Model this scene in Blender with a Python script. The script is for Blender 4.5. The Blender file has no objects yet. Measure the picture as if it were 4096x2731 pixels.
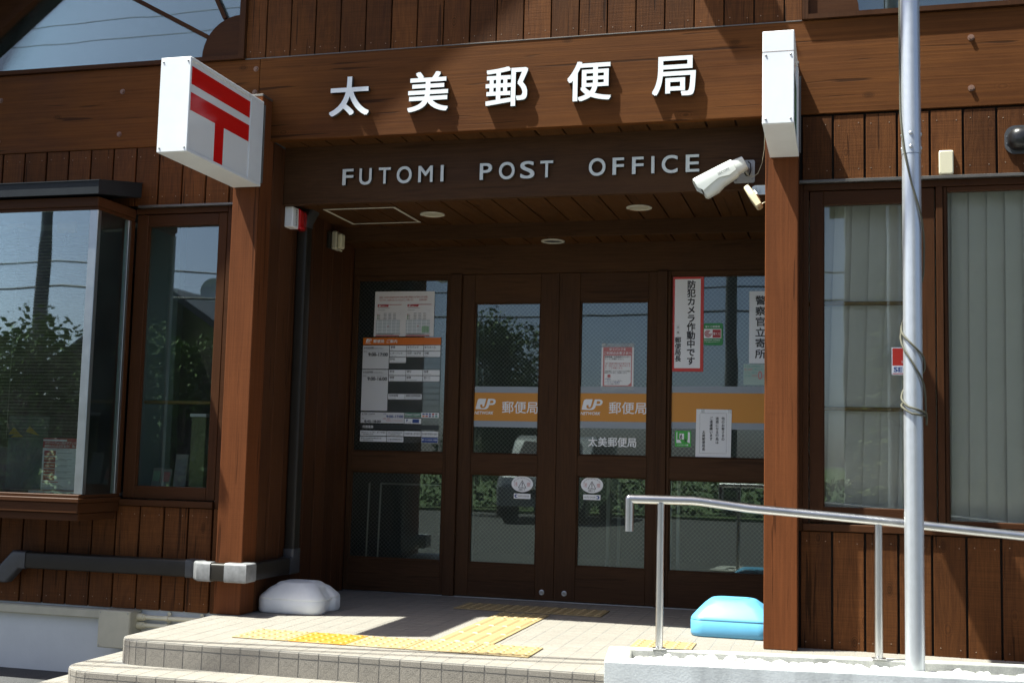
import bpy, bmesh, math, random
from mathutils import Vector, Matrix
from mathutils.geometry import tessellate_polygon

random.seed(7)
sc = bpy.context.scene
COL = sc.collection
D = bpy.data

# ------------------------------------------------------------------ camera, sky, sun, exposure
cam_d = D.cameras.new('camera')
cam = D.objects.new('camera', cam_d)
COL.objects.link(cam)
sc.camera = cam
cam_d.sensor_width = 36.0
cam_d.lens = 36.0 * 4831.9951 / 4096.0
cam_d.clip_start = 0.1
cam_d.clip_end = 3000.0
_yaw, _pit, _rol = math.radians(15.3297), math.radians(5.5137), math.radians(1.4132)
_f = Vector((-math.sin(_yaw) * math.cos(_pit), math.cos(_yaw) * math.cos(_pit), math.sin(_pit)))
_r = Vector((math.cos(_yaw), math.sin(_yaw), 0))
_u = _r.cross(_f)
_r2 = math.cos(_rol) * _r + math.sin(_rol) * _u
_u2 = math.cos(_rol) * _u - math.sin(_rol) * _r
_m = Matrix((( _r2.x, _u2.x, -_f.x), (_r2.y, _u2.y, -_f.y), (_r2.z, _u2.z, -_f.z))).to_4x4()
_m.translation = Vector((2.8809, -6.193, 0.9054))
cam.matrix_world = _m
cam_d.dof.use_dof = True
cam_d.dof.focus_distance = 7.0
cam_d.dof.aperture_fstop = 4.0

SUN_L = Vector((0.417, 0.177, -1.0)).normalized()      # direction in which sunlight travels
to_sun = -SUN_L
elev = math.asin(to_sun.z)
azim = math.atan2(to_sun.x, to_sun.y)
world = D.worlds.new('World')
sc.world = world
world.use_nodes = True
wn, wl = world.node_tree.nodes, world.node_tree.links
bg = wn['Background']
sky = wn.new('ShaderNodeTexSky')
sky.sky_type = 'NISHITA'
sky.sun_disc = False
sky.sun_elevation = elev
sky.sun_rotation = azim
sky.air_density = 0.5
sky.dust_density = 2.2
sky.ozone_density = 0.3
wl.new(sky.outputs[0], bg.inputs['Color'])
bg.inputs['Strength'].default_value = 0.074

sun_d = D.lights.new('sun', 'SUN')
sun_d.energy = 4.6
sun_d.angle = math.radians(0.53)
sun_d.color = (0.975, 0.985, 0.895)
sun = D.objects.new('sun', sun_d)
COL.objects.link(sun)
sun.rotation_euler = SUN_L.to_track_quat('-Z', 'Y').to_euler()
sun.location = (-8, -6, 20)

sc.view_settings.view_transform = 'Standard'
sc.view_settings.look = 'None'
sc.view_settings.exposure = 1.72
sc.view_settings.gamma = 1.0
sc.view_settings.use_curve_mapping = False
sc.cycles.max_bounces = 10
sc.cycles.transparent_max_bounces = 16
sc.cycles.sample_clamp_indirect = 6.0

# ------------------------------------------------------------------ materials
def lin(r, g, b):
    def c(v):
        v /= 255.0
        return v / 12.92 if v <= 0.04045 else ((v + 0.055) / 1.055) ** 2.4
    return (c(r), c(g), c(b), 1.0)

def base_mat(name):
    m = D.materials.new(name)
    m.use_nodes = True
    nt = m.node_tree
    b = nt.nodes['Principled BSDF']
    return m, nt, b

def plain(name, col, rough=0.5, metal=0.0, spec=0.5, bump=0.0, bscale=200.0, vary=0.0, vscale=6.0, coat=0.0):
    """paint, plastic, metal: even colour with slight mottling and fine relief"""
    m, nt, b = base_mat(name)
    col = tuple(col) if len(col) == 4 else tuple(col) + (1.0,)
    b.inputs['Base Color'].default_value = col
    b.inputs['Roughness'].default_value = rough
    b.inputs['Metallic'].default_value = metal
    b.inputs['Specular IOR Level'].default_value = spec
    b.inputs['Coat Weight'].default_value = coat
    N, L = nt.nodes, nt.links
    if vary or bump:
        tc = N.new('ShaderNodeTexCoord')
    if vary:
        n = N.new('ShaderNodeTexNoise')
        n.inputs['Scale'].default_value = vscale
        n.inputs['Detail'].default_value = 8
        n.inputs['Roughness'].default_value = 0.65
        L.new(tc.outputs['Object'], n.inputs['Vector'])
        r = N.new('ShaderNodeMapRange')
        r.inputs['From Min'].default_value = 0.3
        r.inputs['From Max'].default_value = 0.7
        r.inputs['To Min'].default_value = 1.0 - vary
        r.inputs['To Max'].default_value = 1.0 + vary * 0.5
        L.new(n.outputs['Fac'], r.inputs['Value'])
        mx = N.new('ShaderNodeVectorMath')
        mx.operation = 'SCALE'
        mx.inputs[0].default_value = col[:3]
        L.new(r.outputs[0], mx.inputs['Scale'])
        L.new(mx.outputs[0], b.inputs['Base Color'])
        rr = N.new('ShaderNodeMapRange')
        rr.inputs['To Min'].default_value = max(0.02, rough - 0.1)
        rr.inputs['To Max'].default_value = min(1.0, rough + 0.1)
        L.new(n.outputs['Fac'], rr.inputs['Value'])
        L.new(rr.outputs[0], b.inputs['Roughness'])
    if bump:
        n2 = N.new('ShaderNodeTexNoise')
        n2.inputs['Scale'].default_value = bscale
        n2.inputs['Detail'].default_value = 4
        L.new(tc.outputs['Object'], n2.inputs['Vector'])
        bp = N.new('ShaderNodeBump')
        bp.inputs['Strength'].default_value = bump
        bp.inputs['Distance'].default_value = 0.002
        L.new(n2.outputs['Fac'], bp.inputs['Height'])
        L.new(bp.outputs[0], b.inputs['Normal'])
    return m

def wood(name, axis, dark, light, grain=16.0, rough=0.62, bump=0.35, saw=0.0, knots=True, tint=0.22, cracks=0.5, spec=0.10, run=0.07, warp=0.5):
    """stained softwood: growth rings, fibres, knots, drying cracks, saw marks; each piece gets its own part of the pattern"""
    m, nt, b = base_mat(name)
    N, L = nt.nodes, nt.links
    tc = N.new('ShaderNodeTexCoord')
    oi = N.new('ShaderNodeObjectInfo')
    off = N.new('ShaderNodeVectorMath'); off.operation = 'MULTIPLY'
    cx = N.new('ShaderNodeCombineXYZ')
    for i in range(3):
        L.new(oi.outputs['Random'], cx.inputs[i])
    L.new(cx.outputs[0], off.inputs[0])
    off.inputs[1].default_value = (37.0, 53.0, 71.0)
    add = N.new('ShaderNodeVectorMath'); add.operation = 'ADD'
    L.new(tc.outputs['Object'], add.inputs[0]); L.new(off.outputs[0], add.inputs[1])

    def mapped(across, along):
        mp = N.new('ShaderNodeVectorMath'); mp.operation = 'MULTIPLY'
        s = [across] * 3
        s['xyz'.index(axis)] = along
        mp.inputs[1].default_value = s
        L.new(add.outputs[0], mp.inputs[0])
        return mp.outputs[0]

    def noise(vec, detail=4, rough_=0.6, dist=0.0):
        n = N.new('ShaderNodeTexNoise')
        n.inputs['Scale'].default_value = 1.0
        n.inputs['Detail'].default_value = detail
        n.inputs['Roughness'].default_value = rough_
        n.inputs['Distortion'].default_value = dist
        L.new(vec, n.inputs['Vector'])
        return n.outputs['Fac']

    def math_(op, a, b_=None, c_=None, clamp=False):
        n = N.new('ShaderNodeMath'); n.operation = op; n.use_clamp = clamp
        for i, v in enumerate((a, b_, c_)):
            if v is None: continue
            if isinstance(v, (int, float)): n.inputs[i].default_value = v
            else: L.new(v, n.inputs[i])
        return n.outputs[0]

    def rng(v, a, b_, c_, d_):
        n = N.new('ShaderNodeMapRange')
        L.new(v, n.inputs['Value'])
        for k, x in zip(('From Min', 'From Max', 'To Min', 'To Max'), (a, b_, c_, d_)):
            n.inputs[k].default_value = x
        return n.outputs[0]

    broad = noise(mapped(grain, grain * run), 3, 0.55, warp)
    rings = math_('SINE', math_('MULTIPLY', broad, 62.0))
    fibre = noise(mapped(grain * 11, grain * run * 4), 3, 0.6)
    stain = noise(mapped(4.5, 1.3), 6, 0.68)
    ck = noise(mapped(grain * 2.6, grain * 0.10), 2, 0.5, 0.3)
    crack = rng(ck, 0.645, 0.675, 0.0, 1.0)
    v = math_('ADD', math_('MULTIPLY', rings, 0.085), math_('MULTIPLY', fibre, 0.55))
    v = math_('ADD', v, math_('MULTIPLY', stain, 1.05))
    v = rng(v, 0.46, 1.14, 0.0, 1.0)
    knot_h = None
    if knots:
        vo = N.new('ShaderNodeTexVoronoi')
        vo.inputs['Scale'].default_value = 1.0
        vo.inputs['Randomness'].default_value = 1.0
        L.new(mapped(5.2, 2.9), vo.inputs['Vector'])
        kd = rng(vo.outputs['Distance'], 0.05, 0.11, 1.0, 0.0)
        kr = math_('MULTIPLY', math_('SINE', math_('MULTIPLY', vo.outputs['Distance'], 190.0)), rng(vo.outputs['Distance'], 0.08, 0.19, 0.35, 0.0))
        v = math_('ADD', v, kr)
        knot_h = kd
    ramp = N.new('ShaderNodeMix'); ramp.data_type = 'RGBA'
    ramp.inputs['A'].default_value = tuple(dark) + (1,)
    ramp.inputs['B'].default_value = tuple(light) + (1,)
    L.new(math_('MULTIPLY', v, 1.0, clamp=True), ramp.inputs['Factor'])
    colr = ramp.outputs['Result']
    fac = rng(oi.outputs['Random'], 0.0, 1.0, 1.0 - tint, 1.0 + tint)
    fac = math_('MULTIPLY', fac, rng(crack, 0.0, 1.0, 1.0, 1.0 - cracks))
    if knot_h is not None:
        fac = math_('MULTIPLY', fac, rng(knot_h, 0.0, 1.0, 1.0, 0.62))
    sawn = None
    if saw:
        sawn = noise(mapped(3.0, 260.0), 2, 0.5)
        fac = math_('MULTIPLY', fac, rng(sawn, 0.3, 0.7, 1.0 - saw, 1.0 + saw))
    sc_ = N.new('ShaderNodeVectorMath'); sc_.operation = 'SCALE'
    L.new(colr, sc_.inputs[0]); L.new(fac, sc_.inputs['Scale'])
    L.new(sc_.outputs[0], b.inputs['Base Color'])
    b.inputs['Specular IOR Level'].default_value = spec
    L.new(rng(stain, 0.3, 0.7, rough - 0.12, rough + 0.12), b.inputs['Roughness'])
    h = math_('SUBTRACT', math_('ADD', math_('MULTIPLY', fibre, 0.6), math_('MULTIPLY', rings, 0.12)), math_('MULTIPLY', crack, 1.2))
    if sawn is not None:
        h = math_('ADD', h, math_('MULTIPLY', sawn, 0.7))
    bp = N.new('ShaderNodeBump')
    bp.inputs['Strength'].default_value = bump
    bp.inputs['Distance'].default_value = 0.0035
    L.new(h, bp.inputs['Height'])
    L.new(bp.outputs[0], b.inputs['Normal'])
    return m

def glass_mat(name, gain=3.4, tint=(0.92, 0.95, 0.93), wav=0.02):
    """window glass: clear, mirrors more at glancing angles (two panes, four surfaces)"""
    m = D.materials.new(name); m.use_nodes = True
    nt = m.node_tree; N, L = nt.nodes, nt.links
    N.remove(N['Principled BSDF'])
    out = N['Material Output']
    tr = N.new('ShaderNodeBsdfTransparent'); tr.inputs['Color'].default_value = tuple(tint) + (1,)
    gl = N.new('ShaderNodeBsdfGlossy'); gl.inputs['Roughness'].default_value = 0.0
    gl.inputs['Color'].default_value = (0.86, 0.97, 0.95, 1)
    fr = N.new('ShaderNodeFresnel'); fr.inputs['IOR'].default_value = 1.5
    one = N.new('ShaderNodeMath'); one.operation = 'SUBTRACT'; one.inputs[0].default_value = 1.0
    L.new(fr.outputs[0], one.inputs[1])
    pw = N.new('ShaderNodeMath'); pw.operation = 'POWER'; pw.inputs[1].default_value = gain
    L.new(one.outputs[0], pw.inputs[0])
    mu = N.new('ShaderNodeMath'); mu.operation = 'SUBTRACT'; mu.use_clamp = True; mu.inputs[0].default_value = 1.0
    L.new(pw.outputs[0], mu.inputs[1])
    mix = N.new('ShaderNodeMixShader')
    L.new(mu.outputs[0], mix.inputs[0]); L.new(tr.outputs[0], mix.inputs[1]); L.new(gl.outputs[0], mix.inputs[2])
    if wav:
        tc = N.new('ShaderNodeTexCoord')
        n = N.new('ShaderNodeTexNoise'); n.inputs['Scale'].default_value = 2.2; n.inputs['Detail'].default_value = 1
        L.new(tc.outputs['Object'], n.inputs['Vector'])
        bp = N.new('ShaderNodeBump'); bp.inputs['Strength'].default_value = wav; bp.inputs['Distance'].default_value = 0.02
        L.new(n.outputs['Fac'], bp.inputs['Height'])
        L.new(bp.outputs[0], gl.inputs['Normal'])
    tcd = N.new('ShaderNodeTexCoord')
    nd = N.new('ShaderNodeTexNoise'); nd.inputs['Scale'].default_value = 3.5; nd.inputs['Detail'].default_value = 7; nd.inputs['Roughness'].default_value = 0.7
    L.new(tcd.outputs['Object'], nd.inputs['Vector'])
    mr = N.new('ShaderNodeMapRange')
    for k_, v_ in zip(('From Min', 'From Max', 'To Min', 'To Max'), (0.35, 0.75, 0.003, 0.022)): mr.inputs[k_].default_value = v_
    L.new(nd.outputs['Fac'], mr.inputs['Value'])
    df = N.new('ShaderNodeBsdfDiffuse'); df.inputs['Color'].default_value = (0.55, 0.56, 0.54, 1)
    mix2 = N.new('ShaderNodeMixShader')
    L.new(mr.outputs[0], mix2.inputs[0]); L.new(mix.outputs[0], mix2.inputs[1]); L.new(df.outputs[0], mix2.inputs[2])
    L.new(mix2.outputs[0], out.inputs['Surface'])
    return m

def sheet_mat(name, col, alpha):
    """translucent film on glass"""
    m, nt, b = base_mat(name)
    b.inputs['Base Color'].default_value = tuple(col) + (1,)
    b.inputs['Alpha'].default_value = alpha
    b.inputs['Roughness'].default_value = 0.35
    return m

def stone(name, col, speck=0.25, scale=420.0, bump=0.5, rough=0.75, blotch=0.12, stains=0.0, tint=0.05):
    m, nt, b = base_mat(name)
    N, L = nt.nodes, nt.links
    tc = N.new('ShaderNodeTexCoord'); oi = N.new('ShaderNodeObjectInfo')
    n1 = N.new('ShaderNodeTexNoise'); n1.inputs['Scale'].default_value = scale; n1.inputs['Detail'].default_value = 2
    n2 = N.new('ShaderNodeTexNoise'); n2.inputs['Scale'].default_value = 5.0; n2.inputs['Detail'].default_value = 7; n2.inputs['Roughness'].default_value = 0.7
    for n in (n1, n2):
        L.new(tc.outputs['Object'], n.inputs['Vector'])
    def rng(v, a, b_, c_, d_):
        n = N.new('ShaderNodeMapRange'); L.new(v, n.inputs['Value'])
        for k, x in zip(('From Min', 'From Max', 'To Min', 'To Max'), (a, b_, c_, d_)):
            n.inputs[k].default_value = x
        return n.outputs[0]
    def mul(a, c):
        n = N.new('ShaderNodeMath'); n.operation = 'MULTIPLY'; L.new(a, n.inputs[0]); L.new(c, n.inputs[1]); return n.outputs[0]
    f = mul(rng(n1.outputs['Fac'], 0.35, 0.65, 1 - speck, 1 + speck), rng(n2.outputs['Fac'], 0.3, 0.7, 1 - blotch, 1 + blotch))
    f = mul(f, rng(oi.outputs['Random'], 0, 1, 1 - tint, 1 + tint))
    if stains:
        mp = N.new('ShaderNodeMapping'); mp.inputs['Scale'].default_value = (9, 9, 1.1)
        L.new(tc.outputs['Object'], mp.inputs['Vector'])
        n3 = N.new('ShaderNodeTexNoise'); n3.inputs['Scale'].default_value = 1.0; n3.inputs['Detail'].default_value = 6
        L.new(mp.outputs[0], n3.inputs['Vector'])
        f = mul(f, rng(n3.outputs['Fac'], 0.5, 0.74, 1.0, 1 - stains))
    s = N.new('ShaderNodeVectorMath'); s.operation = 'SCALE'; s.inputs[0].default_value = col[:3]
    L.new(f, s.inputs['Scale']); L.new(s.outputs[0], b.inputs['Base Color'])
    b.inputs['Roughness'].default_value = rough
    b.inputs['Specular IOR Level'].default_value = 0.3
    bp = N.new('ShaderNodeBump'); bp.inputs['Strength'].default_value = bump; bp.inputs['Distance'].default_value = 0.002
    L.new(n1.outputs['Fac'], bp.inputs['Height']); L.new(bp.outputs[0], b.inputs['Normal'])
    return m

M = {}
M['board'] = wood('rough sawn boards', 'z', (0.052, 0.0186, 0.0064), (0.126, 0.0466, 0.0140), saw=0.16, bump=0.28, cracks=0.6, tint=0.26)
M['post'] = wood('reddish post timber', 'z', (0.095, 0.0310, 0.0108), (0.158, 0.0510, 0.0170), bump=0.2, run=0.025, warp=0.15, grain=11, saw=0.04, knots=False, tint=0.06, cracks=0.5)
M['beam'] = wood('beam timber', 'x', (0.066, 0.0222, 0.0058), (0.136, 0.0490, 0.0120), grain=12, tint=0.05, bump=0.16, cracks=0.6, run=0.022, warp=0.15)
M['frame_z'] = wood('window frame timber upright', 'z', (0.040, 0.0158, 0.0064), (0.062, 0.0244, 0.0096), grain=14, knots=False, tint=0.1, rough=0.5, bump=0.12, cracks=0.1)
M['frame_x'] = wood('window frame timber level', 'x', (0.040, 0.0158, 0.0064), (0.062, 0.0244, 0.0096), grain=14, knots=False, tint=0.1, rough=0.5, bump=0.12, cracks=0.1)
M['dark_x'] = wood('dark stained timber level', 'x', (0.044, 0.0215, 0.0105), (0.080, 0.0390, 0.0180), grain=13, knots=False, tint=0.08, rough=0.55, bump=0.15, cracks=0.25)
M['dark_z'] = wood('dark stained timber upright', 'z', (0.044, 0.0215, 0.0105), (0.080, 0.0390, 0.0180), grain=13, knots=False, tint=0.08, rough=0.55, bump=0.15, cracks=0.25)
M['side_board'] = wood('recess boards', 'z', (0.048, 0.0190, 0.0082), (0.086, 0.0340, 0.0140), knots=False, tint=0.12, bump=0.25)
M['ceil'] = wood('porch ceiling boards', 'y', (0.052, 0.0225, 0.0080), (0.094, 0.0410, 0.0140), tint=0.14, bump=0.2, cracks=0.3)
M['gap'] = plain('shadow gap backing', (0.012, 0.009, 0.007), 0.9)
M['flash'] = plain('dull metal flashing', (0.14, 0.13, 0.12), 0.45, 0.6, vary=0.2)
M['roof_metal'] = plain('dark blue grey roof metal', (0.016, 0.020, 0.024), 0.55, 0.0, 0.2, vary=0.2, vscale=9)
M['white_paint'] = plain('white painted sheet', (0.80, 0.82, 0.83), 0.38, vary=0.05, vscale=7)
M['white_panel'] = plain('white acrylic', (0.82, 0.83, 0.83), 0.12, vary=0.02)
M['red_panel'] = plain('red acrylic', (0.66, 0.010, 0.010), 0.12)
M['letter_face'] = plain('brushed letter face', (0.84, 0.88, 0.88), 0.42, 0.05, vary=0.06, vscale=30)
M['letter_side'] = plain('letter edge', (0.20, 0.23, 0.25), 0.35, 0.8)
M['latin_face'] = plain('dull silver letter', (0.64, 0.67, 0.64), 0.45, 0.15, vary=0.12, vscale=40)
M['alu'] = plain('anodised aluminium', (0.38, 0.41, 0.41), 0.32, 0.9, vary=0.06, vscale=15)
M['alu_pole'] = plain('satin aluminium pole', (0.58, 0.61, 0.64), 0.36, 0.65, vary=0.05, vscale=25, bump=0.05, bscale=60)
M['steel'] = plain('stainless steel', (0.58, 0.58, 0.57), 0.33, 1.0, vary=0.03, vscale=8)
M['screw'] = plain('screw metal', (0.35, 0.35, 0.34), 0.35, 0.9)
M['rust_bolt'] = plain('painted bolt', (0.20, 0.11, 0.075), 0.5, vary=0.3, vscale=90)
M['nail'] = plain('dull nail', (0.30, 0.22, 0.16), 0.6, vary=0.3, vscale=90)
M['pvc_brown'] = plain('dark brown pvc', (0.022, 0.019, 0.015), 0.42, spec=0.3, vary=0.2, vscale=12)
M['pvc_grey'] = plain('weathered grey joint', (0.22, 0.225, 0.23), 0.42, vary=0.3, vscale=25)
M['pvc_joint_dark'] = plain('dark grey joint', (0.06, 0.063, 0.068), 0.38, vary=0.2, vscale=25)
M['cream'] = plain('cream pvc', (0.46, 0.44, 0.34), 0.45, vary=0.1, vscale=14)
M['ivory'] = plain('ivory plastic', (0.66, 0.62, 0.45), 0.35)
M['beige'] = plain('aged beige plastic', (0.47, 0.41, 0.26), 0.4, vary=0.1)
M['cam_white'] = plain('camera housing', (0.66, 0.69, 0.66), 0.35, vary=0.04)
M['cam_grey'] = plain('camera plate', (0.40, 0.43, 0.45), 0.4, vary=0.08)
M['black'] = plain('black plastic', (0.012, 0.012, 0.013), 0.3)
M['print_black'] = plain('black print', (0.02, 0.02, 0.022), 0.5)
M['print_grey'] = plain('grey print', (0.22, 0.23, 0.24), 0.5)
M['print_white'] = plain('white print', (0.84, 0.86, 0.88), 0.45)
M['print_red'] = plain('red print', (0.42, 0.035, 0.04), 0.5)
M['print_pink'] = plain('faded red print', (0.52, 0.19, 0.19), 0.5)
M['print_blue'] = plain('blue print', (0.03, 0.07, 0.26), 0.5)
M['print_teal'] = plain('teal print', (0.06, 0.32, 0.29), 0.5)
M['print_green'] = plain('green print', (0.035, 0.26, 0.07), 0.45)
M['sticker_green'] = plain('bright green sticker', (0.05, 0.40, 0.05), 0.4)
M['cash_green'] = plain('deep green print', (0.006, 0.16, 0.075), 0.45)
M['paper'] = plain('white paper', (0.80, 0.82, 0.83), 0.5, vary=0.03, vscale=4)
M['paper_warm'] = plain('laminated paper', (0.74, 0.73, 0.735), 0.3, vary=0.05, vscale=9, bump=0.15, bscale=14)
M['plate'] = plain('light grey tile plate', (0.66, 0.68, 0.70), 0.4)
M['plate_white'] = plain('white tile plate', (0.80, 0.83, 0.86), 0.4)
M['orange'] = plain('orange print', (0.66, 0.16, 0.010), 0.4)
M['orange_film'] = plain('ochre orange window film', (0.60, 0.25, 0.018), 0.3)
M['film_grey'] = sheet_mat('grey window film', (0.42, 0.48, 0.54), 0.62)
M['map'] = plain('pale map print', (0.52, 0.57, 0.60), 0.4)
M['map_green'] = plain('map park print', (0.28, 0.45, 0.30), 0.4)
M['board_dark'] = plain('dark notice board sheet', (0.035, 0.042, 0.042), 0.4)
M['board_dots'] = plain('perforation grey', (0.16, 0.18, 0.18), 0.5)
M['lens_red'] = plain('red lens', (0.55, 0.004, 0.012), 0.10, coat=0.6)
M['plaster'] = plain('painted render', (0.60, 0.63, 0.62), 0.8, vary=0.07, vscale=3.5, bump=0.25, bscale=60)
M['concrete'] = stone('weathered concrete', (0.42, 0.425, 0.39), speck=0.10, scale=160, bump=0.35, blotch=0.14, stains=0.35, tint=0.0)
M['front_paint'] = stone('weathered white masonry paint', (0.66, 0.69, 0.68), speck=0.05, scale=120, bump=0.3, blotch=0.12, stains=0.35, tint=0.0)
M['tile'] = stone('beige textured tile', (0.226, 0.208, 0.180), speck=0.34, scale=330, bump=0.8, blotch=0.06, tint=0.05)
M['mortar'] = stone('grey mortar', (0.21, 0.207, 0.195), speck=0.12, scale=250, bump=0.3)
M['tactile'] = plain('pale yellow rubber', (0.315, 0.235, 0.112), 0.55, vary=0.08, vscale=20)
M['tactile_new'] = plain('bright yellow rubber', (0.42, 0.20, 0.022), 0.5, vary=0.06, vscale=20)
M['poly_white'] = plain('white polyethylene', (0.82, 0.84, 0.82), 0.42, vary=0.07, vscale=9, bump=0.05)
M['poly_blue'] = plain('sky blue polyethylene', (0.105, 0.36, 0.57), 0.42, vary=0.04, vscale=8)
M['pebble'] = plain('white marble pebble', (0.66, 0.66, 0.64), 0.6, vary=0.05, vscale=30)
M['rope'] = plain('olive braided rope', (0.085, 0.082, 0.055), 0.75, bump=0.8, bscale=500)
M['blind'] = plain('pale green blind fabric', (0.86, 0.84, 0.74), 0.8, vary=0.05)
M['slat'] = plain('venetian slat', (0.42, 0.43, 0.36), 0.45)
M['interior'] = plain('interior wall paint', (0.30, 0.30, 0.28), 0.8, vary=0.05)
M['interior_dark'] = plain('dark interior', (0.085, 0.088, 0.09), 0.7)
M['interior_floor'] = plain('vinyl floor', (0.16, 0.15, 0.14), 0.4, vary=0.1)
M['curtain'] = plain('pale curtain', (0.22, 0.26, 0.27), 0.8, vary=0.05)
M['rail_wood'] = wood('varnished rail', 'x', (0.20, 0.12, 0.03), (0.34, 0.22, 0.07), knots=False, tint=0.0)
M['green_box'] = plain('olive green box', (0.16, 0.19, 0.07), 0.5)
M['yellow'] = plain('yellow card', (0.65, 0.46, 0.02), 0.5)
M['teal_box'] = plain('grey green panel', (0.10, 0.15, 0.13), 0.5)
M['lamp_white'] = plain('lamp trim', (0.62, 0.60, 0.50), 0.45, vary=0.12, vscale=40)
M['lamp_in'] = plain('lamp reflector', (0.50, 0.47, 0.36), 0.5)
M['rust'] = plain('rust', (0.24, 0.10, 0.03), 0.8, vary=0.4, vscale=60)
M['glass'] = glass_mat('window glass', 2.9)
M['glass_right'] = glass_mat('window glass over blinds', 1.6, tint=(0.96, 0.96, 0.94))
M['glass_door'] = glass_mat('wired door glass', 1.75, tint=(0.86, 0.90, 0.88))
M['clear'] = sheet_mat('clear plastic', (0.75, 0.80, 0.80), 0.18)
M['print_red_bright'] = plain('vivid red border', (0.60, 0.035, 0.018), 0.35)
M['card_green'] = sheet_mat('pale green card', (0.50, 0.66, 0.60), 0.72)
M['wire'] = plain('glass wire', (0.40, 0.42, 0.38), 0.5, 0.5)
M['asphalt'] = stone('asphalt', (0.055, 0.055, 0.056), speck=0.5, scale=140, bump=0.8, blotch=0.2, rough=0.85, tint=0)
M['forecourt'] = stone('forecourt paving', (0.062, 0.063, 0.06), speck=0.3, scale=120, bump=0.5, blotch=0.15, rough=0.85, tint=0)  # about as dark as the asphalt around it
M['grass'] = stone('rough grass', (0.06, 0.095, 0.028), speck=0.5, scale=30, bump=0.6, blotch=0.3, tint=0)
M['bark'] = plain('bark', (0.09, 0.065, 0.045), 0.9, vary=0.3, vscale=12)
M['leaf_a'] = plain('bush leaves', (0.075, 0.125, 0.028), 0.55, vary=0.4, vscale=3)
M['leaf_b'] = plain('spruce needles', (0.12, 0.15, 0.035), 0.6, vary=0.4, vscale=3)
M['house_wall'] = plain('grey siding', (0.13, 0.14, 0.13), 0.8, vary=0.1)
M['house_roof'] = plain('dark sheet roof', (0.03, 0.033, 0.036), 0.4)
M['pole_conc'] = plain('concrete pole', (0.10, 0.10, 0.10), 0.8, vary=0.1)
M['cable'] = plain('cable', (0.015, 0.015, 0.015), 0.6)
M['van_paint'] = plain('grey paint', (0.30, 0.31, 0.32), 0.25, 0.3, coat=0.5)
M['van_glass'] = plain('van glass', (0.02, 0.022, 0.024), 0.08)
M['tyre'] = plain('tyre', (0.015, 0.015, 0.015), 0.8)

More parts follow.
